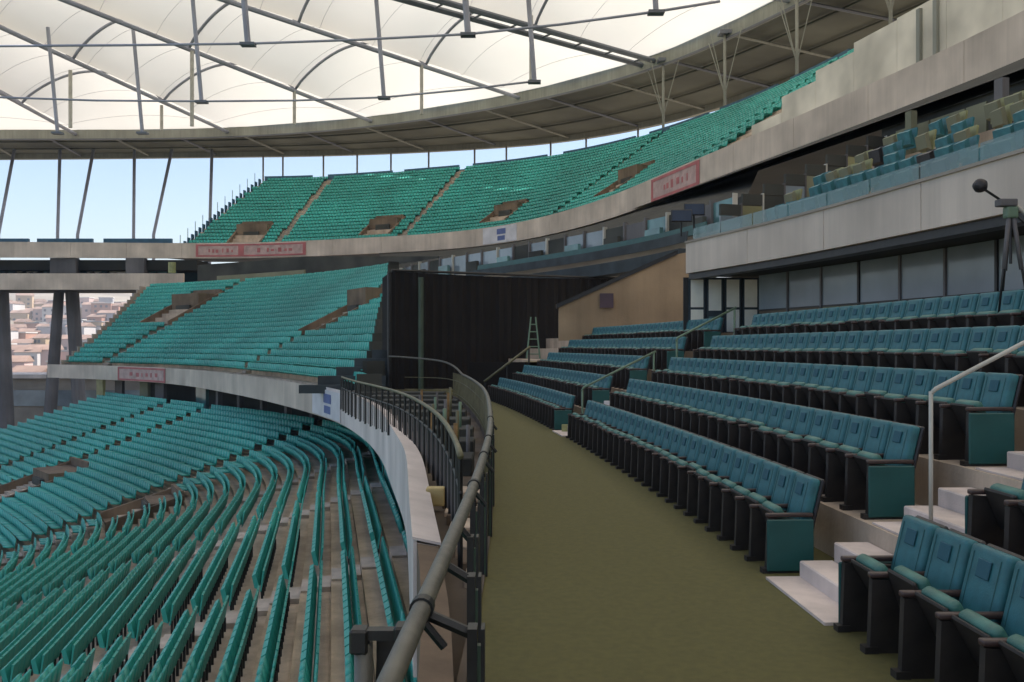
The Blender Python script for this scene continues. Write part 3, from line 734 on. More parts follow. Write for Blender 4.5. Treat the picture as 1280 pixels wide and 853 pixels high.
# aisles with pale block steps
aisY = [(7.05, 8.55), (22.1, 23.4)]
def rad_mat(s, o=0):
    x, y, nx, ny = [float(q) for q in W.at(s, o)]
    return Matrix(((nx, -ny, 0, x), (ny, nx, 0, y), (0, 0, 1, 0), (0, 0, 0, 1)))
ais = []
for i, (y0, y1) in enumerate(aisY):
    s0, s1 = W.s_y(y0), W.s_y(y1); ais.append((s0, s1)); sm = (s0+s1)/2; hw = (s1-s0)/2-.03
    st = thing('aisle_stair', ['pale block steps climbing between the nearest padded seats and the long block', 'pale block steps in the far aisle between padded seat blocks'][i], 'stairs')
    R = rad_mat(sm)
    MB().box(-.02, .34, -hw, hw, E_-.01, E_+.025, R).obj('landing', step_paint, st)
    for k in range(1, NR+1):
        zt_ = E_+k*RISEN
        for x0, x1, hh in ((k-.70, k-.375, .17), (k-.37, k-.035, .34)):
            V, F = rbox((x1-x0, hw*2, hh), ((x0+x1)/2, 0, zt_-RISEN+hh/2+.003), bev=.012, seg=1)
            MB().add([tuple(R @ Vector(p)) for p in V], F).obj('step', step_paint, st)
        MB().box(k+.0, k+.30, -hw, hw, zt_+.003, zt_+.02, R).obj('nosing', step_paint, st)

# padded chair prototype ----------------------------------------------------
def chair_meshes():
    D = {}
    mb = MB(); V, F = rbox((.10, .455, .50), (.30, 0, .655), (0, math.radians(14), 0), .04, 3); mb.add(V, F); D['backrest'] = mb.mesh(teal_fab, True, 'backrest')
    mb = MB(); V, F = rbox((.010, .15, .12), (.268, 0, .775), (0, math.radians(14), 0), .005, 1); mb.add(V, F)
    D['back_patch'] = mb.mesh(mat('dark_blue_patch', (.016, .085, .115), .75), False, 'back_patch')
    mb = MB()
    for y_ in (-.16, .16): mb.tube([(.205, y_, .48), (.297, y_, .86)], .004, 4)
    mb.tube([(.197, -.2, .475), (.197, .2, .475)], .005, 4)
    D['stitching'] = mb.mesh(teal_panel, False, 'stitching')
    mb = MB(); V, F = rbox((.04, .465, .54), (.365, 0, .63), (0, math.radians(14), 0), .015, 1); mb.add(V, F); D['back_shell'] = mb.mesh(black_pl, False, 'back_shell')
    mb = MB(); V, F = rbox((.37, .40, .09), (.06, 0, .45), (0, math.radians(62), 0), .04, 3); mb.add(V, F); D['seat'] = mb.mesh(teal_fab2, True, 'seat')
    mb = MB(); V, F = rbox((.35, .415, .03), (.0, 0, .425), (0, math.radians(62), 0), .012, 1); mb.add(V, F)
    D['seat_shell'] = mb.mesh(dark_seat, False, 'seat_shell')
    mb = MB()
    P = [(-.16, 0), (.26, 0), (.30, .50), (-.14, .53)]
    V = [(x, -.03, z) for x, z in P]+[(x, .03, z) for x, z in P]; mb.add(V, [(0,1,2,3),(7,6,5,4),(0,4,5,1),(1,5,6,2),(2,6,7,3),(3,7,4,0)])
    mb.box(-.2, -.1, -.045, .045, 0, .05)
    D['side_panel'] = mb.mesh(dark_seat, False, 'side_panel')
    mb = MB(); V, F = rbox((.46, .062, .04), (.075, 0, .555), (0, 0, 0), .014, 2); mb.add(V, F); D['armrest'] = mb.mesh(arm_m, True, 'armrest')
    mb = MB(); V, F = rbox((.46, .025, .50), (.07, 0, .27), (0, 0, 0), .01, 1); mb.add(V, F); D['end_panel'] = mb.mesh(teal_panel, False, 'end_panel')
    return D
CH = chair_meshes()
def make_chair(loc, rz, label, near_end=False, far_end=False):
    o = thing('padded_seat', label, 'seat', loc, rz, 'padded teal seats on the near middle tier')
    bk = link('backrest', CH['backrest'], o); link('back_shell', CH['back_shell'], o)
    link('back_patch', CH['back_patch'], bk); st_ = link('stitching', CH['stitching'], bk); st_['kind'] = 'stuff'
    an = math.radians(random.gauss(0, 3.5)); hx, hz_ = .14, .31      # each tipped pan rests at its own angle about the hinge
    lx = hx-(math.cos(an)*hx+math.sin(an)*hz_); lz = hz_-(-math.sin(an)*hx+math.cos(an)*hz_)
    for nm in ('seat', 'seat_shell'):
        q = link(nm, CH[nm], o, loc=(lx, 0, lz)); q.rotation_euler = (0, an, 0)
    p = link('side_panel', CH['side_panel'], o, loc=(0, .25, 0)); link('armrest', CH['armrest'], p)
    if near_end:
        p = link('side_panel', CH['side_panel'], o, loc=(0, -.25, 0)); link('armrest', CH['armrest'], p)
        e = link('end_panel', CH['end_panel'], o, loc=(0, -.295, 0))
    if far_end:
        e = link('end_panel', CH['end_panel'], o, loc=(0, .295, 0))
    return o
blocks = [(W.s_y(2.6), ais[0][0]-.1, 'nearest block at the right edge', True), (ais[0][1]+.22, ais[1][0]-.1, 'long middle block', False), (ais[1][1]+.2, W.s_y(37.3), 'far block by the brown wall', False)]
rowname = ['front row', 'second row', 'third row', 'fourth row', 'top row']
chairs = []
for (a, b, bn, nb_) in blocks:
    for k in range(NR):
        o_ = k*1.0+.22
        t = np.linspace(a, b, 400); x, y, _, _ = W.at(t, o_); d = np.concatenate([[0], np.cumsum(np.hypot(np.diff(x), np.diff(y)))])
        n_ = int(d[-1]/.5)
        if nb_: pos = d[-1]-.25-.5*np.arange(n_)
        else: pos = .25+.5*np.arange(n_)
        tt = np.interp(pos, d, t)
        for i, s in enumerate(tt):
            x, y, nx, ny = [float(q) for q in W.at(s, o_)]
            z = E_+k*RISEN
            chairs.append((math.sqrt(x*x+y*y+z*z) if 640+1150*x/max(y, .1) < 1420 else 999, x, y, z, nx, ny, k, i, n_, bn, nb_))
chairs = [c for c in chairs if c[0] < 900]
chairs.sort()
print('padded chairs', len(chairs))
rest_ch = chairs[300:]
for c in chairs[:300]:
    _, x, y, z, nx, ny, k, i, n_, bn, nb_ = c
    lab = f'{WORDS[i+1]} padded teal seat from the near stair, {rowname[k]}, {bn}' if 'far' not in bn else f'{WORDS[i+1]} padded teal seat from the far stair, {rowname[k]}, {bn}'
    make_chair((x, y, z), math.atan2(ny, nx), lab, (i == 0 and not nb_) or (nb_ and i == n_-1), nb_ and i == 0)
if rest_ch:
    mb = MB()
    for c in rest_ch:
        _, x, y, z, nx, ny = c[:6]
        for key in ('backrest', 'back_shell', 'seat', 'side_panel'):
            me = CH[key]; R = Matrix(((nx, -ny, 0, x), (ny, nx, 0, y), (0, 0, 1, z), (0, 0, 0, 1)))
            if key == 'side_panel': R = R @ Matrix.Translation((0, .25, 0))
            mb.add([tuple(R @ v.co) for v in me.vertices], [tuple(p.vertices) for p in me.polygons])
    o = mb.obj('far_padded_seats', teal_fab, kind='stuff'); tag(o, 'remaining padded teal seats at the far end of the upper rows', 'seats')

# aisle handrails
def handrail(label, y, pts_o, base_o, m, r=.022, top=None):
    s = W.s_y(y); h = thing('stair_handrail', label, 'handrail')
    P = []
    for o_, z in pts_o:
        x, yy, _, _ = [float(q) for q in W.at(s, o_)]; P.append((x, yy, z))
    MB().tube(P, r, 8).obj('rail', m, h, smooth=True)
    for o_, z0, z1 in base_o:
        x, yy, _, _ = [float(q) for q in W.at(s, o_)]
        MB().tube([(x, yy, z0), (x, yy, z1)], r*.95, 8).obj('post', m, h, smooth=True)
        MB().tube([(x, yy, z0), (x, yy, z0+.012)], r*2.4, 10).obj('foot_plate', m, h)
zr = lambda o_: -.40+(o_-1.2)*.51
handrail('pale steel handrail rising over the nearest stair between the padded seats', 7.85, [(1.2, zr(1.2)-.02), (1.24, zr(1.24)), (4.9, zr(4.9)), (4.95, zr(4.9)-.1)],
         [(1.2, E_+RISEN, zr(1.2)), (3.2, E_+3*RISEN, zr(3.2)), (4.85, E_+4*RISEN, zr(4.85))], metal_lt, .020)
handrail('lower green handrail on the far stair between padded seats', 22.8, [(.6, -1.15), (.65, -1.05), (2.5, -.15)], [(.62, E_, -1.1), (2.45, E_+2*RISEN, -.18)], metal_gn, .028)
handrail('upper green handrail on the far stair near the brown wall', 23.0, [(3.1, .1), (3.15, .2), (4.7, .98)], [(3.12, E_+3*RISEN, .15), (4.65, E_+4*RISEN, .95)], metal_gn, .028)
# small square white and yellow row markers on the end seats
for (px_, py_, Y, m, lb) in ((705, 534, 23.6, yellow_m, 'round yellow-green marker on the front seat of the far block'), (757, 505, 23.4, white_m, 'small white square marker by the far stair')):
    x = (px_-640)/1150*Y; z = (432-py_)/1150*Y
    V, F = rbox((.16, .05, .2), (0, 0, 0), bev=.02); o = MB().add(V, F).obj('row_marker', m, loc=(x, Y-.35, z)); tag(o, lb, 'marker')

# ------------------------------------------------------------------ main balustrade
rl = thing('balustrade', 'grey steel hand rail with black posts and clamps curving ahead along the walkway edge', 'railing')
t = np.arange(0, RL.L-.3, .5); x, y, nx, ny = RL.at(t)
tz = lambda yy, i: -1.14+.62*max(0., min(1., (t[i]-RL.s_y(36))/9))
MB().tube([(x[i], y[i], tz(y[i], i)) for i in range(len(t))], .042, 14).obj('top_rail', metal_gr, rl, smooth=True)
for yy in [3.1, 4.0, 4.9, 5.9, 7.2, 8.8, 10.6, 12.6, 14.8, 17.2, 20, 23, 26.5, 30, 34, 38]:
    xr_ = x_at(RL, yy); xb = -.05*yy if yy < 7 else xr_-.02
    xb = max(xb, xr_-.1)+.02
    MB().box(xb-.012, xb+.030, yy-.05, yy+.05, E_, -1.22).obj('post', black_st, rl)
    MB().box(xb+.046, xb+.062, yy-.05, yy+.05, E_, -1.22).obj('post', black_st, rl)
    MB().box(xb+.030, xb+.046, yy-.02, yy+.02, E_, -1.3).obj('post_web', metal_gn, rl)
    MB().tube([(xb+.02, yy, -1.26), (xr_, yy, -1.16)], .026, 6).obj('bracket', black_st, rl)
# joints on the rail
for yy in (3.75, 7.4, 9.4, 11.2, 14.2):
    s = RL.s_y(yy); x0, y0, _, _ = [float(q) for q in RL.at(s-.035)]; x1, y1, _, _ = [float(q) for q in RL.at(s+.035)]
    MB().tube([(x0, y0, -1.14), (x1, y1, -1.14)], .053, 14).obj('clamp', black_st, rl, smooth=False)
    MB().tube([(x0, y0, -1.18), (x0+.10, y0, -1.30)], .02, 6).obj('clamp_bolt', black_st, rl)
# thin bars of the rail where it bends away
for yy in np.arange(9.6, 40, .45):
    xr_ = x_at(RL, yy); MB().tube([(xr_, yy, E_), (xr_, yy, -1.18)], .018 if yy < 20 else .024, 5).obj('baluster', metal_ol, rl)
for zz in (-1.5, -2.05):
    tt = np.arange(RL.s_y(9.4), RL.L-.5, .8); x, y, _, _ = RL.at(tt)
    MB().tube([(x[i], y[i], zz) for i in range(len(tt))], .016, 5).obj('lower_rail', metal_ol, rl)
# clamp arm that reaches out over the seats to a grey standpipe
sp = thing('standpipe', 'grey standpipe clamped to the hand rail with a black bracket, bottom of the picture', 'post')
xr_ = x_at(RL, 3.75)
MB().tube([(-.60, 3.72, -3.3), (-.60, 3.72, -1.20)], .038, 12).obj('pipe', metal_gr, sp, smooth=True)
MB().box(-.64, xr_, 3.69, 3.75, -1.185, -1.145).obj('bracket_arm', black_st, sp)
V, F = rbox((.075, .09, .10), (-.615, 3.72, -1.19), bev=.01, seg=1); MB().add(V, F).obj('bracket_head', black_st, sp)
V, F = rbox((.05, .1, .06), (xr_-.05, 3.70, -1.15), bev=.01, seg=1); MB().add(V, F).obj('bracket_jaw', black_st, sp)
MB().add([(-.56,3.80,-1.2),(xr_-.06,3.80,-1.2),(xr_-.2,3.80,-2.1),(-.56,3.80,-2.1),(-.56,3.83,-1.2),(xr_-.06,3.83,-1.2),(xr_-.2,3.83,-2.1),(-.56,3.83,-2.1)],
         [(0,1,2,3),(7,6,5,4),(0,4,5,1),(1,5,6,2),(2,6,7,3),(3,7,4,0)]).obj('gusset_plate', black_st, sp)
# second rail along the balcony front
r2 = thing('balcony_guard', 'darker low guard rail with thin bars following the curved balcony front', 'railing')
P2 = Curve([(-.52, 9.3)]+back(-1.1, [(570,550),(545,515),(500,490),(440,475),(425,470)]), 2)
t = np.arange(0, P2.L-.3, .6); x, y, _, _ = P2.at(t)
MB().tube([(x[i], y[i], -1.12) for i in range(len(t))], .035, 8).obj('top_rail', metal_ol, r2, smooth=True)
MB().tube([(x[i], y[i], -1.5) for i in range(len(t))], .02, 6).obj('mid_rail', black_st, r2, smooth=True)
tt = np.arange(.1, P2.L-.3, .9); x, y, _, _ = P2.at(tt)
for i in range(len(tt)): MB().tube([(x[i], y[i], -2.3), (x[i], y[i], -1.13)], .03, 6).obj('post', black_st, r2)
tt = np.arange(.1, P2.L-.3, .3); x, y, _, _ = P2.at(tt)
for i in range(len(tt)): MB().tube([(x[i], y[i], -2.25), (x[i], y[i], -1.5)], .012, 4).obj('bar', column_m, r2)
# stair blocks and yellow block in the pit between the rails
pit = thing('pit_steps', 'brown concrete steps between the balcony front and the hand rail', 'stairs')
for i in range(9):
    yy = 9.2+i*.62; xa, xb = x_at(MF, yy)+.25, x_at(RL, yy)-.12
    V, F = rbox((xb-xa, .6, .1+.07*(i % 3)), ((xa+xb)/2, yy, -2.33), bev=.015, seg=1); MB().add(V, F).obj('step', vom_m if i % 2 else concrete, pit)
V, F = rbox((.26, .22, .26), (-1.08, 13.0, -2.13), bev=.03); o = MB().add(V, F).obj('marker_block', mat('sand_yellow_paint', (.6, .46, .2), .7)); tag(o, 'small sand yellow block at the top of the pit steps beside the rail', 'block')
for i in range(9):
    yy = 17+i*2.9
    xa, xb = x_at(MF, yy)+.5, x_at(RL, yy)-.3
    V, F = rbox((xb-xa, 1.0, .55), ((xa+xb)/2, yy, -2.3), bev=.02, seg=1); MB().add(V, F).obj('step', dark_wall, pit)

# upright pipes of a temporary barrier in the pit
pb = thing('pit_barrier', 'row of olive and rusty upright pipes standing between the two rails', 'barrier')
for i in range(15):
    yy = 15.5+i*1.05; u = .30+.5*((i*7) % 5)/5; xx = x_at(MF, yy)*(1-u)+x_at(RL, yy)*u
    MB().tube([(xx, yy, -2.3), (xx, yy, -1.28-.12*(i % 3))], .04, 7).obj('pipe', [metal_ol, mat('rusty_ochre_steel', (.22, .13, .05), .8, .3, 6), column_m, metal_gn][i % 4], pb, smooth=True)

# ------------------------------------------------------------------ black curtain screen
cs = thing('black_screen', 'tall black curtain screen closing off the middle tier behind the rails', 'screen')
p0, p1 = np.array([-5.85, 44.8]), np.array([5.9, 48.4]); nseg = 84; dv = p1-p0; nn = np.array([dv[1], -dv[0]])/np.linalg.norm(dv)
V = []
for i in range(nseg+1):
    u = i/nseg; c = p0+dv*u+nn*(.07*math.sin(i*1.9)+.04*math.sin(i*.7))
    zt_ = 3.62-.12*math.sin(PI*u)-.1*u
    V += [(c[0], c[1], -2.15), (c[0], c[1], zt_), (c[0]+.03, c[1]+.12, zt_), (c[0]+.03, c[1]+.12, -2.15)]
F = []
for i in range(nseg):
    a = 4*i; F += [(a+j, a+(j+1) % 4, a+4+(j+1) % 4, a+4+j) for j in range(4)]
MB().add(V, F).obj('cloth', curtain_m, cs)
V = [];
q0 = p0+np.array([-1.1, 4.5]); d2 = p0-q0
for i in range(21):
    u = i/20; c = q0+d2*u+np.array([.05*math.sin(i*2.1), 0]); V += [(c[0], c[1], -2.15), (c[0], c[1], 3.6)]
MB().add(V, [(2*i, 2*i+1, 2*i+3, 2*i+2) for i in range(20)]).obj('side_cloth', curtain_m, cs)
MB().tube([(*(p0-nn*.0), 3.66), (*(p1), 3.50)], .07, 6).obj('top_bar', black_st, cs)
MB().tube([(-4.42, 44.6, -2.2), (-4.42, 44.6, 3.3)], .13, 8).obj('pole', mat('dark_green_pole', (.05, .075, .05), .6), cs)
MB().tube([(-5.95, 44.6, -2.2), (-5.95, 44.6, 3.5)], .1, 8).obj('pole', black_st, cs)
for i in range(5):     # dark stacked staging at the foot of the screen, left side
    MB().box(-10.2+i*.8, -6.1, 44.0+i*.5, 44.45+i*.5, -2.3, -1.9+i*.42).obj('staging_step', mat('dark_staging', (.035, .045, .05), .8, .3, 1), cs)

# ------------------------------------------------------------------ brown end wall, doors, boxes
bw = thing('brown_end_wall', 'ochre brown wall with a sloping top closing the seat rows', 'wall')
V = []
for y in (38.3, 38.65): V += [(1.95, y, .2), (7.9, y, .2), (7.9, y, 4.0), (6.9, y, 3.80), (1.95, y, 1.58)]
MB().add(V, [(0,1,2,3,4), (9,8,7,6,5), (0,5,6,1), (1,6,7,2), (2,7,8,3), (3,8,9,4), (4,9,5,0)]).obj('wall_panel', brown_wall, bw)
MB().add([(1.85,38.2,1.55),(6.9,38.2,3.80),(6.9,38.75,3.80),(1.85,38.75,1.55),(1.85,38.2,1.72),(6.9,38.2,3.98),(6.9,38.75,3.98),(1.85,38.75,1.72)],
         [(3,2,1,0),(4,5,6,7),(0,1,5,4),(1,2,6,5),(2,3,7,6),(3,0,4,7)]).obj('coping', black_st, bw)
o = MB().box(-.28, .28, -.06, .02, -.3, .3).obj('wall_box', mat('dark_purple_sign', (.06, .035, .05), .6), loc=(3.93, 38.23, 1.86)); tag(o, 'small dark square box fixed on the ochre brown wall', 'box')
MB().box(-1.8, 1.95, 38.45, 38.6, -2.2, -.7).obj('low_wall', curtain_m, bw)

bx = thing('box_level', 'private box level with concrete balcony front, glass guard and glazed wall below', 'building')
s_e = S.L-.3
panels('fascia_panel', [(0, 2.1), (.35, 2.1), (.35, 2.98), (0, 2.98)], S, 2, s_e, 3.4, .02, fascia_m, bx, .8)
strip(MB(), [(-.04, 2.981), (.5, 2.981), (.5, 3.04), (-.04, 3.04)], S, 2, s_e, 1, True).obj('coping', concrete_far, bx)
strip(MB(), [(.35, 2.02), (9.5, 2.02), (9.5, 2.9), (.35, 2.9)], S, 2, s_e, 1, True).obj('floor_slab', soffit_m, bx)
strip(MB(), [(.1, 1.93), (.45, 1.93), (.45, 2.09), (.1, 2.09)], S, 2, s_e, 1, True).obj('shadow_gap_beam', black_st, bx)
# glazed wall under the fascia
GO = 1.75; sg0, sg1 = 20, S.s_y(25.8)
npn = 24; d = (sg1-sg0)/npn
for i in range(npn):
    a = sg0+i*d
    strip(MB(), [(GO, 1.02), (GO+.03, 1.02), (GO+.03, 2.0), (GO, 2.0)], S, a+.04, a+d-.04, 1, True).obj('pane', glass_m, bx)
    strip(MB(), [(GO, .36), (GO+.03, .36), (GO+.03, .98), (GO, .98)], S, a+.04, a+d-.04, 1, True).obj('lower_panel', mat('brown_lower_panel', (.15, .115, .075), .6, .3, .8) if i % 3 else olive_wall, bx)
    strip(MB(), [(GO-.04, .36), (GO+.07, .36), (GO+.07, 2.0), (GO-.04, 2.0)], S, a-.035, a+.035, 1, True).obj('mullion', column_m if i % 3 else black_st, bx)
strip(MB(), [(GO-.03, .98), (GO+.06, .98), (GO+.06, 1.02), (GO-.03, 1.02)], S, sg0, sg1, 1, True).obj('transom', black_st, bx)
strip(MB(), [(GO+.5, .3), (GO+.6, .3), (GO+.6, 2.0), (GO+.5, 2.0)], S, sg0, sg1, 1, True).obj('inner_wall', dark_wall, bx)
# door screen facing along the tier at the end of the boxes
ds = thing('door_screen', 'row of cream doors in dark frames under the end of the box level', 'doors')
yd = 27.0; xs0 = (860-640)/1150*yd; xs1 = (972-640)/1150*yd; nd = 5; dw = (xs1-xs0)/nd
MB().box(xs0-.12, xs1+.1, yd+.06, yd+.12, .35, 2.0).obj('backing', black_st, ds)
for i in range(nd):
    x0, x1 = xs0+i*dw+.07, xs0+(i+1)*dw-.07
    fr = MB().box(x0-.05, x1+.05, yd-.01, yd+.055, .36, 1.97).obj('door', mat('dark_teal_frame', (.02, .035, .045), .5), ds)
    MB().box(x0+.01, x1-.01, yd-.03, yd-.005, 1.12 if i != 1 else 1.02, 1.93).obj('upper_panel', door_white, fr)
    if i != 1: MB().box(x0+.01, x1-.01, yd-.03, yd-.005, .40, 1.05).obj('lower_panel', door_white, fr)
    else: MB().box(x0+.01, x1-.01, yd-.03, yd-.005, .40, .85).obj('lower_panel', glass_teal, fr)

# box terrace: glass guard, seats, back wall with curtained bays in warm colours imitating lit windows, columns
def mk_glass():
    m = bpy.data.materials.new('clear_teal_guard_glass'); m.use_nodes = True; nt = m.node_tree; b = nt.nodes['Principled BSDF']
    b.inputs['Base Color'].default_value = (.20, .30, .29, 1); b.inputs['Roughness'].default_value = .12; b.inputs['Alpha'].default_value = .5
    return m
guard_glass = mk_glass()
ng = 26; sgA = 14; d = (s_e-sgA)/ng
for i in range(ng):
    a = sgA+i*d
    strip(MB(), [(.22, 3.05), (.24, 3.05), (.24, 3.42), (.22, 3.42)], S, a+.03, a+d-.03, 1, True).obj('guard_pane', guard_glass, bx)
for k in range(5):
    a = 1.2+k*.95; z = 3.0+.55*k
    strip(MB(), [(a, z-.5), (a, z), (a+.95, z), (a+.95, z-.5)], S, 4, s_e, 1.2, True).obj('terrace_step', concrete, bx)
BW = 6.6
bays = [glass_warm, dark_wall, olive_wall, glass_warm, glass_m, dark_wall, olive_wall]
sb = 6.; i = 0
while sb < s_e-1.2:
    w_ = random.uniform(.7, 1.5); m_ = random.choice(bays)
    strip(MB(), [(BW, 5.3), (BW+.1, 5.3), (BW+.1, 6.5), (BW, 6.5)], S, sb+.05, sb+w_-.02, .8, True).obj('bay_panel', m_, bx)
    if i % 3 == 0: strip(MB(), [(5.96, 5.2), (6.16, 5.2), (6.16, 6.74), (5.96, 6.74)], S, sb, sb+.25, 1, True).obj('column', olive_wall if i % 2 else column_m, bx)
    sb += w_; i += 1
strip(MB(), [(BW+.12, 2.9), (BW+.4, 2.9), (BW+.4, 6.75), (BW+.12, 6.75)], S, 2, s_e, 1.5, True).obj('back_wall', dark_wall, bx)
# glazed end partition of the boxes
ex0, ey0, enx, eny = [float(q) for q in S.at(s_e-.2)]
for k in range(8):
    a, b = 1.0+k*.72, 1.0+(k+1)*.72-.06
    m_ = (glass_m, glass_warm, dark_wall, glass_m, olive_wall, dark_wall, glass_warm, dark_wall)[k]; z0 = 3.0+.34*k*.72; zt_ = 4.15+.33*k
    RM = Matrix(((enx, -eny, 0, ex0), (eny, enx, 0, ey0), (0, 0, 1, 0), (0, 0, 0, 1)))
    MB().box(a, b, -.03, .03, z0, zt_-.35, RM).obj('end_pane', m_, bx)
    MB().box(a, b, -.05, .05, zt_-.33, zt_, RM).obj('end_transom_panel', dark_wall, bx)
    MB().box(b+.005, b+.055, -.06, .06, z0-.3, zt_+.04, RM).obj('mullion', metal_lt if k % 3 == 1 else column_m, bx)
# dark soffit from the boxes up to the upper balcony
sU = (4, U.s_y(78)); sS = (0, S.L-.3)
mb = MB()
xa, ya, _, _ = S.at(np.linspace(2, s_e, 60), BW); tb = np.linspace(20, U.s_y(84), 60); xb, yb, _, _ = U.at(tb, .4)
V = []
for i in range(60): V += [(xa[i], ya[i], 6.7), (xb[i], yb[i], UZ+.05), (xa[i], ya[i], 7.0), (xb[i], yb[i], UZ+.4)]
F = []
for i in range(59): a = 4*i; F += [(a, a+1, a+5, a+4), (a+2, a+6, a+7, a+3)]
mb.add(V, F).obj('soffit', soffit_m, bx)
# things standing on the box terrace
box_items = []
for row in range(5):
    sq = 12.
    while sq < s_e-1:
        if random.random() < (.9, .8, .7, .6, .5)[row]:
            x, y, nx, ny = [float(q) for q in S.at(sq, 1.75+row*.95)]
            if y > 0 and 640+1150*x/y < 1330: box_items.append((x, y, 3.0+.55*row, nx, ny, row, sq))
        sq += .6
box_items.sort(key=lambda q: -q[6])
me_bk2, me_pn2 = pb_back.mesh(yellow_m, name='seat_back'), pb_pan.mesh(olive_wall, name='seat_pan')
me_bk1, me_pn1 = pb_back.mesh(teal_fab, name='seat_back'), pb_pan.mesh(teal_fab, name='seat_pan')
me_bk3, me_pn3 = pb_back.mesh(black_pl, name='seat_back'), pb_pan.mesh(black_pl, name='seat_pan')
for r in range(5):
    for i, (x, y, z, nx, ny, row, s) in enumerate([q for q in box_items if q[5] == r]):
        c_ = random.random(); c_ = 0 if (r < 2 and c_ < .8) or c_ < .35 else (1 if c_ < .85 else 2)
        o = thing('terrace_chair', f'{WORDS[min(i+1, 34)]} chair from the far end of the box terrace, {WORDS[r+1]} row, {["teal", "olive yellow", "black"][c_]}', 'chair',
                  (x, y, z), math.atan2(ny, nx)+random.uniform(-.15, .15), 'chairs on the box terrace')
        link('seat_back', (me_bk1, me_bk2, me_bk3)[c_], o); link('seat_pan', (me_pn1, me_pn2, me_pn3)[c_], o)
mo = [(852, 270, 27), (868, 262, 27.3)]
for k, (px_, py_, Y) in enumerate(mo):
    x = (px_-640)/1150*Y; z = (432-py_)/1150*Y
    t_ = thing('monitor', ['dark monitor at the far end of the box terrace', 'small dark monitor next to the far end of the boxes', 'dark monitor hanging in the boxes, middle of the row', 'dark monitor hanging in the boxes near the right edge'][k], 'monitor', (x, Y, z))
    V, F = rbox((.62, .08, .36), (0, 0, 0), bev=.02, seg=1); MB().add(V, F).obj('casing', black_pl, t_)
    MB().tube([(0, .08, -.6), (0, .08, .0)], .03, 6).obj('arm', black_st, t_)
    MB().box(-.28, .28, -.05, -.042, -.15, .15).obj('screen', mat('blue_black_screen', (.02, .03, .06), .2), t_)

# far boxes continuing behind the curtain
FB = Curve([(9.6,39.5),(8.4,43.5),(5.6,50),(0,60),(-7.2,72),(-12.5,88)], 3)
fb = thing('far_box_level', 'far run of glazed boxes with seat rows above the black screen', 'building')
n_ = 26; d = (FB.L-.5)/n_
for i in range(n_):
    a = i*d
    strip(MB(), [(0, 5.1), (.05, 5.1), (.05, 6.4), (0, 6.4)], FB, a+.08, a+d-.08, 1, True).obj('pane', random.choice([glass_m, glass_m, glass_m, glass_teal, column_m, dark_wall]), fb)
    strip(MB(), [(-.12, 5.0), (.1, 5.0), (.1, 6.55), (-.12, 6.55)], FB, a-.07, a+.07, 1, True).obj('mullion', metal_lt if i % 3 == 0 else column_m, fb)
    if i % 2: strip(MB(), [(-.5, 5.0), (-.3, 5.0), (-.3, 5.8), (-.5, 5.8)], FB, a, a+d*.7, 1, True).obj('counter', dark_wall if i % 4 == 1 else glass_teal, fb)
strip(MB(), [(-.6, 4.3), (6, 4.3), (6, 5.0), (-.6, 5.0)], FB, 0, FB.L-.5, 1.5, True).obj('floor_slab', concrete_far, fb)
strip(MB(), [(.6, 5), (.8, 5), (.8, 6.5), (.6, 6.5)], FB, 0, FB.L-.5, 1.5, True).obj('back_wall', dark_wall, fb)
for k in range(2):
    a = -.6-(k+1)*.9; z = 4.6-k*.45
    strip(MB(), [(a, z-.6), (a, z), (a+.9, z), (a+.9, z-.6)], FB, .5, FB.s_y(62), 1.5, True).obj('terrace_step', mat('dark_staging', None) if k % 2 else concrete_far, fb)
    strip(MB(), [(a+.3, z+.3), (a+.36, z+.3), (a+.42, z+.75), (a+.36, z+.75)], FB, .5, FB.s_y(62), 1.5, True).obj('bench_back', mat('dark_staging', None) if k % 2 else teal_panel, fb)
# soffit over them
mb = MB(); V = []
xa, ya, _, _ = FB.at(np.linspace(0, FB.L-.5, 50), .6); xb, yb, _, _ = U.at(np.linspace(U.s_y(62), U.s_x(470), 50), .5)
for i in range(50): V += [(xa[i], ya[i], 6.52), (xb[i], yb[i], UZ+.06)]
mb.add(V, [(2*i, 2*i+1, 2*i+3, 2*i+2) for i in range(49)]).obj('soffit', soffit_m, fb)

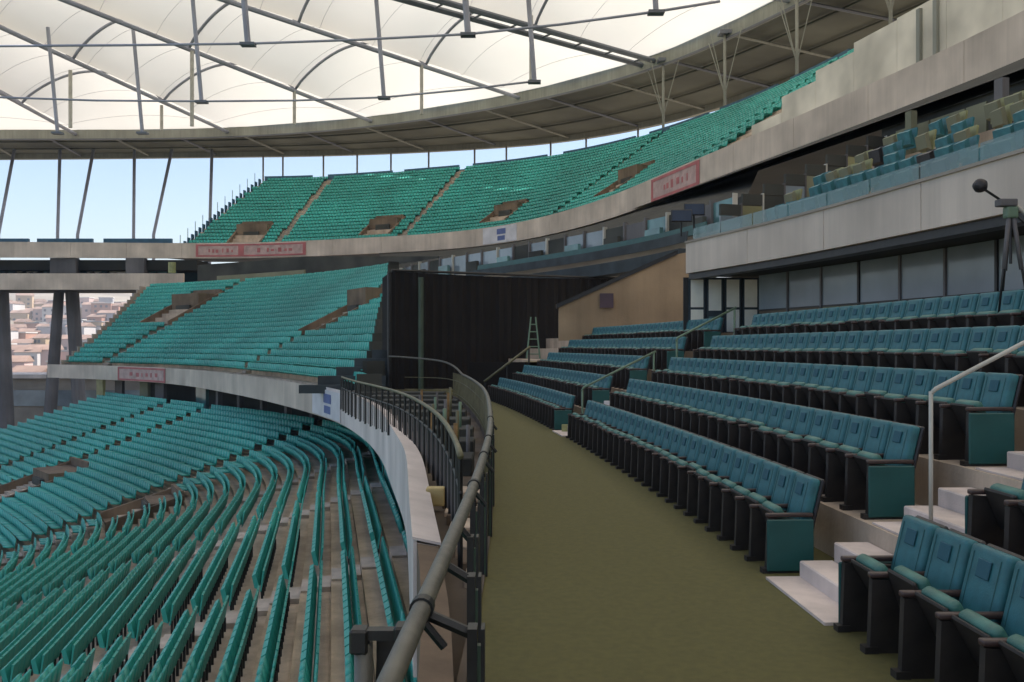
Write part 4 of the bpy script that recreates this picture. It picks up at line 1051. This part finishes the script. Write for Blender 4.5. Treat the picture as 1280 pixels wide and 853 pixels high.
# ------------------------------------------------------------------ boards on the balcony fronts
def board(name, cur, px0, px1, z0, z1, off, kind_, label):
    s0, s1 = sorted((cur.s_x(px0), cur.s_x(px1))); o = thing(name, label, 'sign')
    base = white_m if kind_ != 'red' else mat('pale_pink_board', (.48, .33, .30), .7)
    strip(MB(), [(off-.04, z0), (off, z0), (off, z1), (off-.04, z1)], cur, s0, s1, .6, True).obj('panel', base, o)
    if kind_ == 'red':
        h = (z1-z0); e = .22*h/2.1*1.2
        for (a, b, c, d_) in ((s0, s1, z0-.01, z0+e), (s0, s1, z1-e, z1+.01), (s0, s0+e*2.2, z0+e+.004, z1-e-.004), (s1-e*1.6, s1, z0+e+.004, z1-e-.004)):
            strip(MB(), [(off-.07, c), (off-.044, c), (off-.044, d_), (off-.07, d_)], cur, a, b, .6, True).obj('red_border', red_m, o)
        n = 6
        for i in range(n):
            a = s0+(s1-s0)*(.2+.6*i/n+random.uniform(-.02, .02)); v0, v1 = random.uniform(.3, .38), random.uniform(.55, .68); strip(MB(), [(off-.06, z0+h*v0), (off-.044, z0+h*v0), (off-.044, z0+h*v1), (off-.06, z0+h*v1)], cur, a, a+(s1-s0)*random.uniform(.02, .06), .4, True).obj('letter_mark', red_m, o)
    if kind_ == 'blue':
        h = z1-z0
        for (u0, u1, v0, v1) in ((.34, .60, .52, .86), (.36, .58, .14, .42)):
            strip(MB(), [(off-.06, z0+h*v0), (off-.044, z0+h*v0), (off-.044, z0+h*v1), (off-.06, z0+h*v1)], cur, s0+(s1-s0)*u0, s0+(s1-s0)*u1, .4, True).obj('print', blue_m, o)
board('red_board', U, 818, 878, UZ+.1, UZ+1.95, -.26, 'red', 'red bordered pale advertising board on the upper balcony front, the largest, right of centre')
board('red_board', U, 246, 302, UZ+.2, UZ+1.9, -.26, 'red', 'faded red bordered board on the upper balcony front, left one of the far pair')
board('red_board', U, 304, 384, UZ+.2, UZ+1.9, -.26, 'red', 'faded red bordered board on the upper balcony front, right one of the far pair')
board('section_sign', U, 606, 648, UZ+.1, UZ+2.0, -.26, 'blue', 'white section sign with blue print on the upper balcony front')
board('section_sign', MF, 398, 434, -3.4, -2.12, -.28, 'blue', 'white section sign with blue print on the curved lower balcony front')
board('red_board', MF, 150, 210, -3.45, -2.15, -.23, 'red', 'faded red board on the far middle balcony front')

# ------------------------------------------------------------------ camera tripod with microphone boom, far small stand
tp = thing('camera_tripod', 'dark camera tripod with a round black microphone and slanting boom behind the top row', 'tripod', (6.72, 12.4, .35))
hd = Vector((.0, 0, 1.42))
for (a, b) in ((-.22, -.1), (.2, -.12), (.02, .3)):
    MB().tube([hd+Vector((a*.15, b*.15, -.05)), Vector((a, b, .0))], .022, 8, r2=.014).obj('leg', black_st, tp, smooth=True)
    MB().tube([hd+Vector((a*.15, b*.15, -.05)), hd+Vector((a*.55, b*.55, -.75))], .03, 8).obj('leg_sleeve', column_m, tp, smooth=True)
V, F = rbox((.16, .13, .16), (0, 0, 1.44), bev=.03); MB().add(V, F).obj('fluid_head', metal_gn, tp)
V, F = rbox((.24, .16, .10), (-.06, 0, 1.57), bev=.02); MB().add(V, F).obj('mount_plate', column_m, tp)
MB().tube([(-.12, 0, 1.60), (-.38, -.02, 1.76)], .018, 8).obj('mic_arm', black_st, tp)
bm = bmesh.new(); bmesh.ops.create_uvsphere(bm, u_segments=16, v_segments=10, radius=.095); me = bpy.data.meshes.new('foam_ball')
for v in bm.verts: v.co *= 1+.05*math.sin(v.co.x*60)*math.cos(v.co.z*50)
bm.to_mesh(me); bm.free(); me.materials.append(black_pl); link('foam_ball', me, tp, loc=(-.42, -.02, 1.80))
MB().tube([(.02, 0, 1.58), (.62, .1, 1.12)], .026, 8).obj('boom', metal_lt, tp, smooth=True)
MB().tube([(.04, .0, 1.44), (.62, .08, .96)], .018, 8).obj('boom', black_st, tp, smooth=True)
MB().tube([(0, 0, 1.4), (0, 0, .75)], .02, 8).obj('centre_post', black_st, tp)

gs = thing('folding_ladder', 'small pale green folding ladder standing before the black screen', 'ladder', (.9, 38.9, -.55), 0)
for sx in (-.28, .28):
    MB().tube([(sx, -.3, 0), (sx*.35, 0, 1.75)], .035, 6).obj('leg', metal_gn, gs); MB().tube([(sx, .3, 0), (sx*.35, 0, 1.75)], .035, 6).obj('leg', metal_gn, gs)
for k in range(5):
    u = (k+.6)/5.6; w = .28*(1-u*.65); MB().tube([(-w, -.3*(1-u), 1.75*u), (w, -.3*(1-u), 1.75*u)], .028, 6).obj('rung', metal_gn, gs)
V, F = rbox((1.6, .9, .5), (0, 0, -.3), bev=.05); o = MB().add(V, F).obj('equipment_case', mat('sand_case', (.30, .24, .13), .7), loc=(1.35, 38.9, -.62)); tag(o, 'low sand coloured case beside the green ladder', 'case')
# sloping yellow handrail of the far stair
fr = thing('far_handrail', 'sloping olive handrail beside the green ladder near the black screen', 'handrail')
MB().tube([(-1.15, 38.0, -1.5), (.75, 38.0, -.05)], .05, 8).obj('rail', metal_ol, fr, smooth=True)
for x_, z_ in ((-1.1, -1.5), (-.2, -.8), (.7, -.1)): MB().tube([(x_, 38, -2.2), (x_, 38, z_)], .04, 6).obj('post', black_st, fr)
# object and seat totals
print('objects', len(bpy.data.objects), 'seats', len(SE))

# ------------------------------------------------------------------ air
hz = bpy.data.materials.new('thin_haze'); hz.use_nodes = True; nt = hz.node_tree; nt.nodes.clear()
ho = nt.nodes.new('ShaderNodeOutputMaterial'); hv = nt.nodes.new('ShaderNodeVolumePrincipled')
hv.inputs['Color'].default_value = (.93, .93, .96, 1); hv.inputs['Density'].default_value = .0005; hv.inputs['Anisotropy'].default_value = .2
nt.links.new(hv.outputs[0], ho.inputs['Volume'])
MB().box(-2800, 2800, -1700, 2800, -17, 110).obj('haze', hz, kind='stuff')
SC.cycles.volume_bounces = 0
